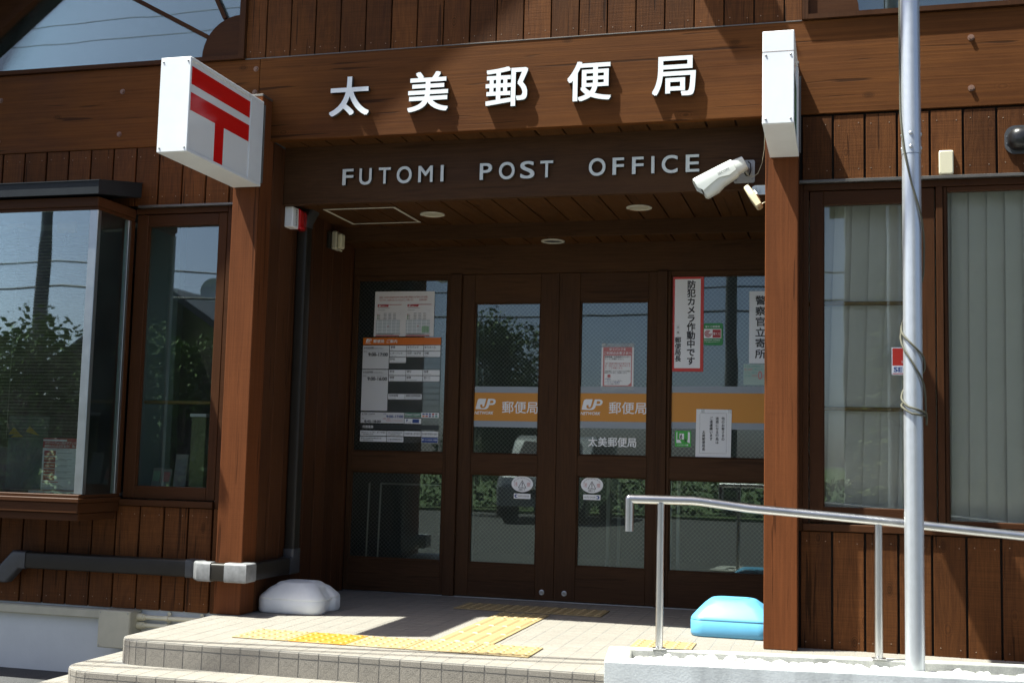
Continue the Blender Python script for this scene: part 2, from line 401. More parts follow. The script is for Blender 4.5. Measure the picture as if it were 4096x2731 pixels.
# ------------------------------------------------------------------ geometry helpers
class MB:
    def __init__(self):
        self.v = []; self.f = []
    def add(self, vs, fs):
        o = len(self.v)
        self.v += [tuple(p) for p in vs]
        self.f += [tuple(i + o for i in f) for f in fs]
        return self
    def box(self, x0, x1, y0, y1, z0, z1, b=0.0):
        if b <= 0:
            return self.add([(x, y, z) for x in (x0, x1) for y in (y0, y1) for z in (z0, z1)],
                            [(0, 1, 3, 2), (4, 6, 7, 5), (0, 4, 5, 1), (2, 3, 7, 6), (0, 2, 6, 4), (1, 5, 7, 3)])
        b = min(b, (x1 - x0) * 0.45, (y1 - y0) * 0.45, (z1 - z0) * 0.45)
        vs = []; idx = {}
        X, Y, Z = (x0, x1), (y0, y1), (z0, z1)
        for i in (0, 1):
            for j in (0, 1):
                for k in (0, 1):
                    bx, by, bz = b * (1 - 2 * i), b * (1 - 2 * j), b * (1 - 2 * k)
                    for ax in 'xyz':
                        idx[i, j, k, ax] = len(vs)
                        vs.append((X[i] + (0 if ax == 'x' else bx), Y[j] + (0 if ax == 'y' else by), Z[k] + (0 if ax == 'z' else bz)))
        fs = []
        def q(a): fs.append(tuple(idx[t] for t in a))
        for i in (0, 1):
            o = [(i, 0, 0, 'x'), (i, 1, 0, 'x'), (i, 1, 1, 'x'), (i, 0, 1, 'x')]; q(o if i else o[::-1])
            o = [(0, i, 0, 'y'), (1, i, 0, 'y'), (1, i, 1, 'y'), (0, i, 1, 'y')]; q(o[::-1] if i else o)
            o = [(0, 0, i, 'z'), (1, 0, i, 'z'), (1, 1, i, 'z'), (0, 1, i, 'z')]; q(o if i else o[::-1])
        for a in (0, 1):
            for c in (0, 1):
                s = (a + c) % 2
                o = [(a, c, 0, 'x'), (a, c, 1, 'x'), (a, c, 1, 'y'), (a, c, 0, 'y')]; q(o if not s else o[::-1])
                o = [(a, 0, c, 'x'), (a, 1, c, 'x'), (a, 1, c, 'z'), (a, 0, c, 'z')]; q(o[::-1] if not s else o)
                o = [(0, a, c, 'y'), (1, a, c, 'y'), (1, a, c, 'z'), (0, a, c, 'z')]; q(o if not s else o[::-1])
                for k in (0, 1):
                    t = [(a, c, k, 'x'), (a, c, k, 'y'), (a, c, k, 'z')]
                    q(t if (a + c + k) % 2 == 0 else t[::-1])
        return self.add(vs, fs)
    def poly(self, pts, d):
        """closed flat polygon pts (3D) pushed along vector d"""
        n = len(pts); d = Vector(d)
        a = [Vector(p) for p in pts]; b2 = [p + d for p in a]
        fs = [tuple(range(n))[::-1], tuple(range(n, 2 * n))]
        fs += [(i, (i + 1) % n, (i + 1) % n + n, i + n) for i in range(n)]
        return self.add(a + b2, fs)
    def loft(self, loops, caps=True, closed=True):
        n = len(loops[0]); vs = [p for lp in loops for p in lp]; fs = []
        for k in range(len(loops) - 1):
            for i in range(n if closed else n - 1):
                j = (i + 1) % n
                fs.append((k * n + i, k * n + j, (k + 1) * n + j, (k + 1) * n + i))
        if caps:
            fs.append(tuple(range(n))[::-1]); fs.append(tuple(range((len(loops) - 1) * n, len(loops) * n)))
        return self.add(vs, fs)
    def tube(self, path, r, n=10, caps=True, prof=None, up=None):
        path = [Vector(p) for p in path]; rs = r if isinstance(r, (list, tuple)) else [r] * len(path)
        loops = []; ref = Vector(up) if up else None
        for i, p in enumerate(path):
            if i == 0: t = path[1] - p
            elif i == len(path) - 1: t = p - path[i - 1]
            else: t = (path[i + 1] - p).normalized() + (p - path[i - 1]).normalized()
            t.normalize()
            if ref is None:
                ref = Vector((0, 0, 1)) if abs(t.z) < 0.9 else Vector((1, 0, 0))
            a = (ref - t * ref.dot(t))
            if a.length < 1e-6: a = t.orthogonal()
            a.normalize(); c = t.cross(a)
            if not up: ref = a
            mit = 1.0
            if 0 < i < len(path) - 1:
                co = (path[i + 1] - p).normalized().dot((p - path[i - 1]).normalized())
                mit = 1.0 / max(0.5, math.sqrt(max(0.01, (1 + co) / 2)))
            loops.append((p, a, c, t, mit, rs[i]))
        L = []
        for i, (p, a, c, t, mit, rr) in enumerate(loops):
            bend = None
            if mit > 1.001:
                e = (path[i + 1] - p).normalized() - (p - path[i - 1]).normalized()
                bend = e.normalized()
            lp = []
            pr = prof if prof else [(math.cos(2 * math.pi * k / n), math.sin(2 * math.pi * k / n)) for k in range(n)]
            for (s, q) in pr:
                o = a * (s * rr) + c * (q * rr)
                if bend is not None: o += bend * (o.dot(bend) * (mit - 1))
                lp.append(p + o)
            L.append(lp)
        return self.loft(L, caps)
    def disc(self, c, r, axis, depth, n=16):
        ax = Vector(axis).normalized(); a = ax.orthogonal().normalized(); b2 = ax.cross(a)
        pts = [Vector(c) + (a * math.cos(2 * math.pi * i / n) + b2 * math.sin(2 * math.pi * i / n)) * r for i in range(n)]
        return self.poly(pts, ax * depth)
    def lathe(self, c, prof, n=20, axis=(0, 0, 1)):
        """prof: list of (radius, height along axis)"""
        ax = Vector(axis).normalized(); a = ax.orthogonal().normalized(); b2 = ax.cross(a); c = Vector(c)
        return self.loft([[c + ax * h + (a * math.cos(2 * math.pi * i / n) + b2 * math.sin(2 * math.pi * i / n)) * r for i in range(n)] for r, h in prof])
    def mesh(self, name, mat, origin=(0, 0, 0), smooth=None):
        o = Vector(origin)
        me = D.meshes.new(name)
        me.from_pydata([tuple(Vector(p) - o) for p in self.v], [], self.f)
        me.materials.append(mat)
        if len(me.polygons) < 20000:
            bm = bmesh.new(); bm.from_mesh(me)
            bmesh.ops.recalc_face_normals(bm, faces=bm.faces)
            bm.to_mesh(me); bm.free()
        if smooth is not None:
            me.polygons.foreach_set('use_smooth', [True] * len(me.polygons))
            me.set_sharp_from_angle(angle=math.radians(smooth))
        me.update()
        return me
    def build(self, name, mat, parent=None, origin=None, smooth=None):
        if origin is None:
            xs = [p[0] for p in self.v]; ys = [p[1] for p in self.v]; zs = [p[2] for p in self.v]
            origin = ((min(xs) + max(xs)) / 2, (min(ys) + max(ys)) / 2, min(zs))
        return place(name, self.mesh(name, mat, origin, smooth), origin, parent)

WLOC = {}
def wl_of(o): return WLOC[o.name]
def place(name, mesh, loc, parent=None):
    o = D.objects.new(name, mesh)
    COL.objects.link(o)
    loc = Vector(loc)
    WLOC[o.name] = loc
    if parent is not None:
        o.parent = parent
        o.location = loc - WLOC[parent.name]
    else:
        o.location = loc
    return o

def tag(o, label, cat, group=None):
    o['label'] = label; o['category'] = cat
    if group: o['group'] = group
    return o
def thing(name, loc, label, cat, group=None):
    o = D.objects.new(name, None)
    o.empty_display_size = 0.05
    COL.objects.link(o)
    o.location = loc; WLOC[o.name] = Vector(loc)
    return tag(o, label, cat, group)
def structure(o): o['kind'] = 'structure'; return o
def stuff(o): o['kind'] = 'stuff'; return o

_boxes = {}
def boxpart(name, x0, x1, y0, y1, z0, z1, mat, parent, bev=0.002):
    """a box as an object of its own; equal boxes share one mesh"""
    w, d, h = x1 - x0, y1 - y0, z1 - z0
    key = (name, round(w, 4), round(d, 4), round(h, 4), mat.name, bev)
    if key not in _boxes:
        _boxes[key] = MB().box(-w / 2, w / 2, -d / 2, d / 2, 0, h, bev).mesh(name, mat)
    return place(name, _boxes[key], ((x0 + x1) / 2, (y0 + y1) / 2, z0), parent)

# ---- lettering
_tc = {}
STEP_Y = 0.00007                                        # overlapping copies of a stroke lie this far apart
def _curve(body, shear=0.0, res=3, depth=0.0):
    cu = D.curves.new('lettering_curve', 'FONT')
    cu.body = body; cu.size = 1.0; cu.resolution_u = res; cu.shear = shear; cu.extrude = depth
    ob = D.objects.new('lettering_curve', cu)
    me = D.meshes.new_from_object(ob)
    vs = [tuple(v.co) for v in me.vertices]; fs = [tuple(p.vertices) for p in me.polygons]
    D.objects.remove(ob); D.meshes.remove(me); D.curves.remove(cu)
    return vs, fs
def glyphs(body, bold=0.0, shear=0.0):
    """flat letters as (x, z, layer); bold ones are several copies set a little apart"""
    key = (body, bold, shear)
    if key in _tc: return _tc[key]
    v0, f0 = _curve(body, shear)
    offs = [(0, 0)] if not bold else [(-bold, -bold), (bold, -bold), (-bold, bold), (bold, bold)]
    vs, fs = [], []
    for k, (dx, dz) in enumerate(offs):
        o = len(vs)
        vs += [(v[0] + dx, v[1] + dz, k) for v in v0]
        fs += [tuple(i + o for i in f) for f in f0]
    _tc[key] = (vs, fs)
    return _tc[key]
def solid_glyph(body, bold, depth):
    v0, f0 = _curve(body, 0.0, 6, depth)
    vs, fs = [], []
    for k, (dx, dz) in enumerate(((-bold, -bold), (bold, -bold), (-bold, bold), (bold, bold), (0, 0))):
        o = len(vs)
        vs += [(v[0] + dx, v[1] + dz, v[2] * (1 - 0.012 * k)) for v in v0]
        fs += [tuple(i + o for i in f) for f in f0]
    return vs, fs
def tbox(mb, body, x0, x1, z0, z1, y, bold=0.0, shear=0.0):
    vs, fs = glyphs(body, bold, shear)
    if not vs: return
    ax, bx = min(v[0] for v in vs), max(v[0] for v in vs); az, bz = min(v[1] for v in vs), max(v[1] for v in vs)
    sx = (x1 - x0) / max(1e-6, bx - ax); sz = (z1 - z0) / max(1e-6, bz - az)
    mb.add([(x0 + (v[0] - ax) * sx, y - v[2] * STEP_Y, z0 + (v[1] - az) * sz) for v in vs], fs)
def tline(mb, body, x, z, em, y, bold=0.0, maxw=None, align='l', shear=0.0):
    """one line of print, baseline z, letter size em"""
    vs, fs = glyphs(body, bold, shear)
    if not vs: return
    bx = max(v[0] for v in vs); ax = min(v[0] for v in vs)
    w = (bx - ax) * em; k = 1.0
    if maxw and w > maxw: k = maxw / w
    if align == 'c': x -= w * k / 2
    if align == 'r': x -= w * k
    mb.add([(x + (v[0] - ax) * em * k, y - v[2] * STEP_Y, z + v[1] * em) for v in vs], fs)
def tcol(mb, body, xc, ztop, em, pitch, y, bold=0.0, wide=1.0):
    """a column of upright characters"""
    for i, ch in enumerate(body):
        if ch == ' ': continue
        vs, fs = glyphs(ch, bold)
        zc = ztop - pitch * (i + 0.5)
        mb.add([(xc + (v[0] - 0.5) * em * wide, y - v[2] * STEP_Y, zc + (v[1] - 0.36) * em) for v in vs], fs)
def tess(mb, outer, holes, y):
    polys = [[Vector((p[0], 0, p[1])) for p in outer]] + [[Vector((p[0], 0, p[1])) for p in h] for h in holes]
    flat = [p for q in polys for p in q]
    tr = tessellate_polygon(polys)
    mb.add([(p.x, y, p.z) for p in flat], [tuple(t) for t in tr])
def rrect(x0, x1, z0, z1, r, n=5):
    pts = []
    for cx, cz, a0 in ((x1 - r, z1 - r, 0), (x0 + r, z1 - r, 90), (x0 + r, z0 + r, 180), (x1 - r, z0 + r, 270)):
        for i in range(n + 1):
            a = math.radians(a0 + 90 * i / n)
            pts.append((cx + r * math.cos(a), cz + r * math.sin(a)))
    return pts
def fcard(mb, x0, x1, z0, z1, y, t=0.0008):
    mb.box(x0, x1, y, y + t, z0, z1)
def frrect(mb, x0, x1, z0, z1, r, y, t=0.0008):
    mb.poly([(p[0], y, p[1]) for p in rrect(x0, x1, z0, z1, r)], (0, t, 0))
def mail_logo(mb, x0, x1, z0, z1, y):
    o = [(290, 755), (340, 500), (356, 450), (385, 418), (425, 408), (622, 408), (572, 620), (560, 655), (535, 672), (512, 665), (499, 640),
         (507, 600), (440, 600), (434, 655), (450, 700), (485, 720), (530, 722), (580, 706), (610, 672), (628, 630), (685, 410), (840, 410),
         (890, 425), (920, 460), (925, 505), (910, 555), (880, 592), (840, 610), (722, 612), (706, 670), (680, 715), (640, 745), (590, 757)]
    h = [(755, 465), (815, 465), (845, 475), (856, 500), (848, 530), (828, 550), (800, 556), (738, 557)]
    f = lambda p: (x0 + (p[0] - 290) / 635.0 * (x1 - x0), z0 + (757 - p[1]) / 349.0 * (z1 - z0))
    tess(mb, [f(p) for p in o], [[f(p) for p in h]], y)

# ================================================================== ground
ground = structure(MB().box(-900, 900, -900, 300, -0.60, -0.41).build('ground', M['asphalt'], None, (0, 0, -0.41)))
forecourt = structure(MB().box(-60, 60, -19.0, -2.6, -0.409, -0.404).build('forecourt', M['forecourt'], None, (0, -10, -0.404)))
verge = structure(MB().box(-400, 400, -400, -19.0, -0.409, -0.33, 0.01).build('grass_verge', M['grass'], None))

# ================================================================== the post office
PO = thing('post_office_building', (1.08, 0.125, 0.0), 'brown timber-clad post office with a wide lettered beam over its recessed entrance', 'building')
PITCH, GAP = 0.158, 0.011
YF = 0.125                                             # face of the boards

def clad(wall, x0, x1, z0, z1, anchor, gap=GAP, nails=True, y=YF, ztop=None):
    """upright boards over wall between x0 and x1; a joint falls on anchor"""
    k0 = math.floor((x0 - anchor) / PITCH) - 1
    nb = MB()
    k = k0
    while anchor + k * PITCH < x1:
        a = anchor + k * PITCH + gap / 2; b = a + PITCH - gap
        k += 1
        a2, b2 = max(a, x0), min(b, x1)
        if b2 - a2 < 0.012: continue
        j = random.uniform(-0.0015, 0.0015)
        t = z1 if ztop is None else min(z1, ztop(a2), ztop(b2))
        if t - z0 < 0.05: continue
        lo = z0 + random.uniform(0, 0.003)
        boxpart('board', a2, b2, y + j, y + 0.02 + j, z0, t, M['board'], wall, 0.0022)
        if nails and b2 - a2 > 0.1:
            for zz in ((z0 + 0.05, t - 0.05) if t < 3.3 else (z0 + 0.04,)):
                for xx in (a2 + 0.028 + random.uniform(-.005, .005), b2 - 0.028 + random.uniform(-.005, .005)):
                    nb.disc((xx, y + j, zz + random.uniform(-.008, .008)), 0.0026, (0, -1, 0), 0.0012, 6)
    if nails and nb.v:
        stuff(nb.build('nail_heads', M['nail'], wall))

RAKE = lambda x: 3.78 + 0.8 * (x + 2.0)                 # underside of the left roof slope
RIDGE_X = 3.2
def roof_z(x): return RAKE(x) if x < RIDGE_X else RAKE(RIDGE_X) - 0.8 * (x - RIDGE_X)

# walls behind the boards
w1 = MB().box(-4.2, -0.36, 0.147, 0.30, -0.05, 0.575).box(-4.2, -0.36, 0.147, 0.30, 2.36, 2.73).build('timber_wall', M['gap'], PO)
clad(w1, -4.2, -0.513, -0.018, 0.573, -1.083)
clad(w1, -4.2, -0.513, 2.362, 2.7185, -1.078)
w2 = MB().box(2.52, 5.6, 0.147, 0.30, -0.05, 0.58).box(2.52, 5.6, 0.147, 0.30, 2.37, 2.73).box(2.52, 2.69, 0.147, 0.30, 0.58, 2.37).build('timber_wall', M['gap'], PO)
clad(w2, 2.682, 5.6, -0.011, 0.578, 2.834)
clad(w2, 2.682, 5.6, 2.373, 2.708, 2.840)
w3 = MB().poly([(-0.545, 0.147, 3.18), (2.70, 0.147, 3.18), (2.70, 0.147, RAKE(2.70)), (-0.545, 0.147, RAKE(-0.545))], (0, 0.15, 0))
w3.poly([(2.70, 0.147, 4.95), (5.6, 0.147, 4.95), (5.6, 0.147, roof_z(5.6)), (3.2, 0.147, roof_z(3.2)), (2.70, 0.147, RAKE(2.70))], (0, 0.15, 0))
w3.poly([(5.1, 0.147, 3.18), (5.6, 0.147, 3.18), (5.6, 0.147, 4.95), (5.1, 0.147, 4.95)], (0, 0.15, 0))
w3 = w3.build('gable_wall', M['gap'], PO)
clad(w3, -0.536, 2.684, 3.224, 7.5, -0.250, gap=0.007, ztop=lambda x: RAKE(x) - 0.02)

# wide beam over the whole front
def beam_piece(x0, x1):
    return boxpart('wide_beam', x0, x1, 0.12, 0.166, 2.72, 3.222, M['beam'], PO, 0.003)
bL, bM = beam_piece(-4.2, -0.439), beam_piece(-0.4365, 5.6)
bR = bM
boxpart('beam_backing', -4.2, 5.6, 0.167, 0.30, 2.762, 3.18, M['gap'], PO, 0)
boxpart('beam_flashing', -0.536, 2.684, 0.1175, 0.128, 3.2205, 3.2265, M['flash'], PO, 0.001)
def bolt(x, z, par):
    mb = MB().disc((x, 0.1205, z), 0.0165, (0, -1, 0), 0.0025, 14)
    mb.disc((x, 0.118, z), 0.0115, (0, -1, 0), 0.009, 6)
    mb.build('bolt', M['rust_bolt'], par)
for x, z in ((-1.355, 3.074), (-1.362, 2.808), (-2.226, 3.065), (-2.226, 2.80), (-0.462, 3.160), (-0.464, 3.018)): bolt(x, z, bL)
for x, z in ((3.514, 3.075), (3.513, 2.813), (4.4, 3.075), (4.4, 2.813)): bolt(x, z, bR)

# porch: soffit, name board, two ceiling levels, header
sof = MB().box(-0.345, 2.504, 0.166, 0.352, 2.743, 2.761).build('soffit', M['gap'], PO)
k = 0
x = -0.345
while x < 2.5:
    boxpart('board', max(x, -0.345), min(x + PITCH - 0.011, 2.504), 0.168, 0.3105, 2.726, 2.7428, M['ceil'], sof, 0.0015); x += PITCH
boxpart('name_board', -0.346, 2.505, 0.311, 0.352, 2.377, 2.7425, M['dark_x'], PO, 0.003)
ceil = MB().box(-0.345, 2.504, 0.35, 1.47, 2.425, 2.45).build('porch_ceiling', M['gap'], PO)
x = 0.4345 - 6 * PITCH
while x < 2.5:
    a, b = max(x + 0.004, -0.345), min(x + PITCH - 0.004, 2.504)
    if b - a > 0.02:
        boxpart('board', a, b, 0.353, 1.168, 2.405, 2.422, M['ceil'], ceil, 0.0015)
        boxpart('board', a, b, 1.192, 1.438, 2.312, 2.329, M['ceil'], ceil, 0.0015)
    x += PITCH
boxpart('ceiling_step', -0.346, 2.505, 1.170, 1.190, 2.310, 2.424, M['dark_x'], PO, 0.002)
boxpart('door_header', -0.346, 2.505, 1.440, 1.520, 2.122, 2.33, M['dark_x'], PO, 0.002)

# recess side walls
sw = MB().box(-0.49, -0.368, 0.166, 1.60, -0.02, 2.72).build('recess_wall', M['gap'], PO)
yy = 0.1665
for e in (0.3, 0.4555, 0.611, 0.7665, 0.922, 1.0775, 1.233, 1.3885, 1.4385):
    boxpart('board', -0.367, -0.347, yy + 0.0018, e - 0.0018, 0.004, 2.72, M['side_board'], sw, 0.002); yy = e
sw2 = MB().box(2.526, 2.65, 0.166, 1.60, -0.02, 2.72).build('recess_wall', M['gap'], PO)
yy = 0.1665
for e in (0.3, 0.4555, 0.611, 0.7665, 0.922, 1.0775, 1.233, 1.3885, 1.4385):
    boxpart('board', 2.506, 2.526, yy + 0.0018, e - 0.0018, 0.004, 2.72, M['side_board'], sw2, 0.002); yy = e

# two square posts with metal caps
for xa in (-0.511, 2.506):
    p = boxpart('post', xa, xa + 0.164, 0.0, 0.1645, 0.001, 2.955, M['post'], PO, 0.004)
    boxpart('post_cap', xa - 0.003, xa + 0.167, -0.004, 0.1195, 2.9555, 2.966, M['flash'], p, 0.001)

# foundation
boxpart('foundation_wall', -4.2, -0.30, 0.14, 0.40, -0.45, -0.0155, M['plaster'], PO, 0)
boxpart('foundation_wall', 2.51, 5.6, 0.14, 0.40, -0.45, -0.008, M['plaster'], PO, 0)

# roof with a small overhang
rf = MB()
RU = 0.25
for (xa, xb) in ((-5.0, RIDGE_X), (RIDGE_X, 10.5)):
    rf.poly([(xa, -0.29, roof_z(xa) + RU), (xb, -0.29, roof_z(xb) + RU), (xb, -0.29, roof_z(xb) + RU + 0.16), (xa, -0.29, roof_z(xa) + RU + 0.16)], (0, 6.0, 0))
rf.build('roof', M['roof_metal'], PO)
mb = MB().poly([(-5.0, 0.10, RAKE(-5.0) - 0.062), (-0.58, 0.10, RAKE(-0.58) - 0.062), (-0.58, 0.10, RAKE(-0.58) - 0.002), (-5.0, 0.10, RAKE(-5.0) - 0.002)], (0, 0.06, 0))
mb.build('rake_trim', M['frame_x'], PO)
MB().poly([(-5.0, 0.118, RAKE(-5.0)), (2.70, 0.118, RAKE(2.70)), (2.70, 0.118, RAKE(2.70) + RU + 0.02), (-5.0, 0.118, RAKE(-5.0) + RU + 0.02)], (0, 0.028, 0)).build('rake_board', M['frame_x'], PO)

# ---- upper fan windows
def pane(name, pts, y, mat, par, t=0.004):
    return MB().poly([(p[0], y, p[1]) for p in pts], (0, t, 0)).build(name, mat, par)
fanL = MB().box(-0.574, -0.537, 0.098, 0.16, 3.2245, 3.95).box(-3.2, -0.5745, 0.098, 0.16, 3.2235, 3.249).build('fan_window', M['frame_z'], PO)
pane('pane', [(-3.1, 3.25), (-0.575, 3.25), (-0.575, RAKE(-0.575) - 0.06), (-2.77, RAKE(-2.77) - 0.06), (-3.1, 3.25)][:4], 0.15, M['glass'], fanL)
hub = [(-0.5745, 3.2495)] + [(-0.5745 - 0.25 * math.cos(math.radians(a)), 3.2495 + 0.25 * math.sin(math.radians(a))) for a in range(0, 91, 9)]
MB().poly([(p[0], 0.118, p[1]) for p in hub], (0, 0.031, 0)).build('fan_hub', M['frame_x'], fanL)
def spoke(par, x0, z0, x1, z1, w=0.024):
    d = Vector((x1 - x0, 0, z1 - z0)).normalized(); n = Vector((-d.z, 0, d.x)) * (w / 2)
    a, b = Vector((x0, 0.122, z0)), Vector((x1, 0.122, z1))
    MB().poly([a + n, b + n, b - n, a - n], (0, 0.027, 0)).build('glazing_bar', M['frame_x'], par)
spoke(fanL, -0.793, 3.380, -1.9, 3.976); spoke(fanL, -0.686, 3.486, -0.86, 3.83)
fanR = MB().box(2.6855, 2.716, 0.098, 0.16, 3.2245, 5.0).box(2.7165, 5.1, 0.098, 0.16, 3.2235, 3.249).build('fan_window', M['frame_z'], PO)
pane('pane', [(2.717, 3.25), (5.1, 3.25), (5.1, 4.95), (2.717, 4.95)], 0.15, M['glass'], fanR)
hub = [(2.7165, 3.2495)] + [(2.7165 + 0.255 * math.cos(math.radians(a)), 3.2495 + 0.255 * math.sin(math.radians(a))) for a in range(0, 91, 9)]
MB().poly([(p[0], 0.118, p[1]) for p in hub], (0, 0.031, 0)).build('fan_hub', M['frame_x'], fanR)
spoke(fanR, 2.90, 3.43, 3.7, 4.25)
boxpart('attic_curtain', -3.1, -0.58, 0.42, 0.44, 3.2, 4.6, M['curtain'], PO, 0)
boxpart('attic_curtain', 2.72, 5.1, 0.42, 0.44, 3.2, 4.95, M['curtain'], PO, 0)

# ---- single window left of the post
def sash(par, x0, x1, z0, z1, gx0, gx1, gz0, gz1, y0=0.135, glass='glass', dark=False):
    """four frame members round one pane"""
    fz, fx = (M['dark_z'], M['dark_x']) if dark else (M['frame_z'], M['frame_x'])
    s1 = boxpart('stile', x0, gx0, y0, y0 + 0.04, z0, z1, fz, par, 0.003)
    boxpart('stile', gx1, x1, y0, y0 + 0.04, z0, z1, fz, par, 0.003)
    boxpart('rail', gx0 + 0.0005, gx1 - 0.0005, y0 + 0.001, y0 + 0.039, gz1, z1, fx, par, 0.003)
    boxpart('rail', gx0 + 0.0005, gx1 - 0.0005, y0 + 0.001, y0 + 0.039, z0, gz0, fx, par, 0.003)
    for a, b, c, d in ((gx0, gx0 + 0.006, gz0, gz1), (gx1 - 0.006, gx1, gz0, gz1)):
        boxpart('glazing_bead', a, b, y0 + 0.012, y0 + 0.028, c, d, fz, par, 0.001)
    boxpart('pane', gx0 - 0.004, gx1 + 0.004, y0 + 0.030, y0 + 0.034, gz0 - 0.004, gz1 + 0.004, M[glass], par, 0)

wl_ = MB().box(-1.218, -0.6055, 0.128, 0.20, 2.310, 2.344, .002).box(-1.218, -0.6055, 0.106, 0.20, 0.576, 0.612, .003)
wl_.box(-0.6045, -0.512, 0.128, 0.20, 0.576, 2.344, .002)
win = wl_.build('casement_window', M['frame_x'], PO)
sash(win, -1.213, -0.611, 0.618, 2.306, -1.137, -0.667, 0.692, 2.235)
boxpart('window_flashing', -1.19, -0.512, 0.098, 0.146, 2.3445, 2.358, M['flash'], PO, 0.001)

# ---- bay window
bay = MB().box(-4.0, -1.216, -0.262, 0.126, 2.281, 2.337, .003).box(-4.0, -1.222, -0.250, 0.126, 2.262, 2.2808, .002).build('bay_window', M['frame_x'], PO)
roofp = MB()
for x0 in (-4.05,):
    roofp.loft([[(x0, -0.31, 2.342), (x0, 0.13, 2.412), (x0, 0.13, 2.498), (x0, -0.31, 2.420)], [(-1.187, -0.31, 2.342), (-1.187, 0.13, 2.412), (-1.187, 0.13, 2.498), (-1.187, -0.31, 2.420)]])
    roofp.loft([[(x0, -0.316, 2.416), (x0, 0.13, 2.4985), (x0, 0.13, 2.5035), (x0, -0.316, 2.422)], [(-1.182, -0.316, 2.416), (-1.182, 0.13, 2.4985), (-1.182, 0.13, 2.5035), (-1.182, -0.316, 2.422)]])
    roofp.box(-1.9, -1.896, -0.3125, -0.31, 2.344, 2.421)
roofp.build('bay_roof', M['roof_metal'], bay)
sill = MB().box(-4.0, -1.212, -0.292, 0.12, 0.598, 0.624, .004).box(-4.0, -1.222, -0.276, 0.12, 0.6245, 0.643, .003)
sill.build('bay_sill', M['frame_x'], bay)
MB().box(-4.0, -1.222, -0.283, 0.12, 0.540, 0.5975, .004).build('bay_apron', M['frame_x'], bay)
MB().box(-4.0, -1.232, -0.262, 0.10, 0.497, 0.5395, .004).build('bay_apron', M['frame_x'], bay)
boxpart('corner_post', -1.272, -1.218, -0.256, -0.220, 0.6435, 2.2615, M['alu'], bay, 0.003)
boxpart('pane', -4.0, -1.2725, -0.250, -0.246, 0.6435, 2.2615, M['glass'], bay, 0)
boxpart('pane', -1.230, -1.226, -0.2195, 0.058, 0.6435, 2.2615, M['glass'], bay, 0)
boxpart('side_stile', -1.246, -1.220, 0.060, 0.085, 0.6435, 2.2615, M['alu'], bay, 0.002)
boxpart('side_stile', -1.250, -1.219, 0.0855, 0.127, 0.6435, 2.2615, M['frame_z'], bay, 0.003)
boxpart('bay_floor', -4.0, -1.25, -0.240, 0.30, 0.630, 0.6425, M['interior'], bay, 0)
boxpart('bay_ceiling', -4.0, -1.25, -0.240, 0.30, 2.262, 2.27, M['interior'], bay, 0)

# ---- windows right of the entrance
wr = MB().box(2.691, 5.4, 0.128, 0.20, 2.318, 2.352, .002).box(2.6905, 2.7185, 0.128, 0.20, 0.618, 2.3175, .002)
wr.box(2.69, 5.4, 0.108, 0.20, 0.582, 0.6175, .003).box(3.340, 3.372, 0.126, 0.20, 0.618, 2.3175, .002).box(4.32, 4.352, 0.126, 0.20, 0.618, 2.3175, .002)
wr.box(2.669, 2.690, 0.128, 0.20, 0.58, 2.36, .002)
winr = wr.build('window_row', M['frame_z'], PO)
sash(winr, 2.7225, 3.334, 0.622, 2.314, 2.791, 3.266, 0.702, 2.241, glass='glass_right')
sash(winr, 3.374, 4.318, 0.622, 2.3165, 3.391, 4.30, 0.652, 2.292, glass='glass_right')
sash(winr, 4.354, 5.38, 0.622, 2.3165, 4.42, 5.31, 0.702, 2.241, glass='glass_right')
boxpart('window_flashing', 2.672, 5.5, 0.100, 0.146, 2.353, 2.368, M['flash'], PO, 0.001)

# ---- entrance screen: two side lights and two sliding doors
def wired_pane(par, x0, x1, z0, z1, y):
    boxpart('pane', x0 - 0.004, x1 + 0.004, y, y + 0.006, z0 - 0.004, z1 + 0.004, M['glass_door'], par, 0)
    mb = MB(); s = 0.0283; hw = 0.00042
    for sg in (1, -1):
        c0 = (x0 - z1) if sg == 1 else (x0 + z0)
        c1 = (x1 - z0) if sg == 1 else (x1 + z1)
        c = math.ceil(c0 / s) * s
        while c < c1:
            if sg == 1: a, b = max(x0, c + z0), min(x1, c + z1); pa, pb = (a, a - c), (b, b - c)
            else: a, b = max(x0, c - z1), min(x1, c - z0); pa, pb = (a, c - a), (b, c - b)
            if b - a > 0.004:
                ox, oz = hw, -hw * sg
                yw = y + 0.0015 + (0.0004 if sg > 0 else 0)
                mb.add([(pa[0] + ox, yw, pa[1] + oz), (pb[0] + ox, yw, pb[1] + oz), (pb[0] - ox, yw, pb[1] - oz), (pa[0] - ox, yw, pa[1] - oz)], [(0, 1, 2, 3)])
            c += s
    # inside the glass, behind its outer face
    stuff(mb.build('wire_mesh', M['wire'], par))

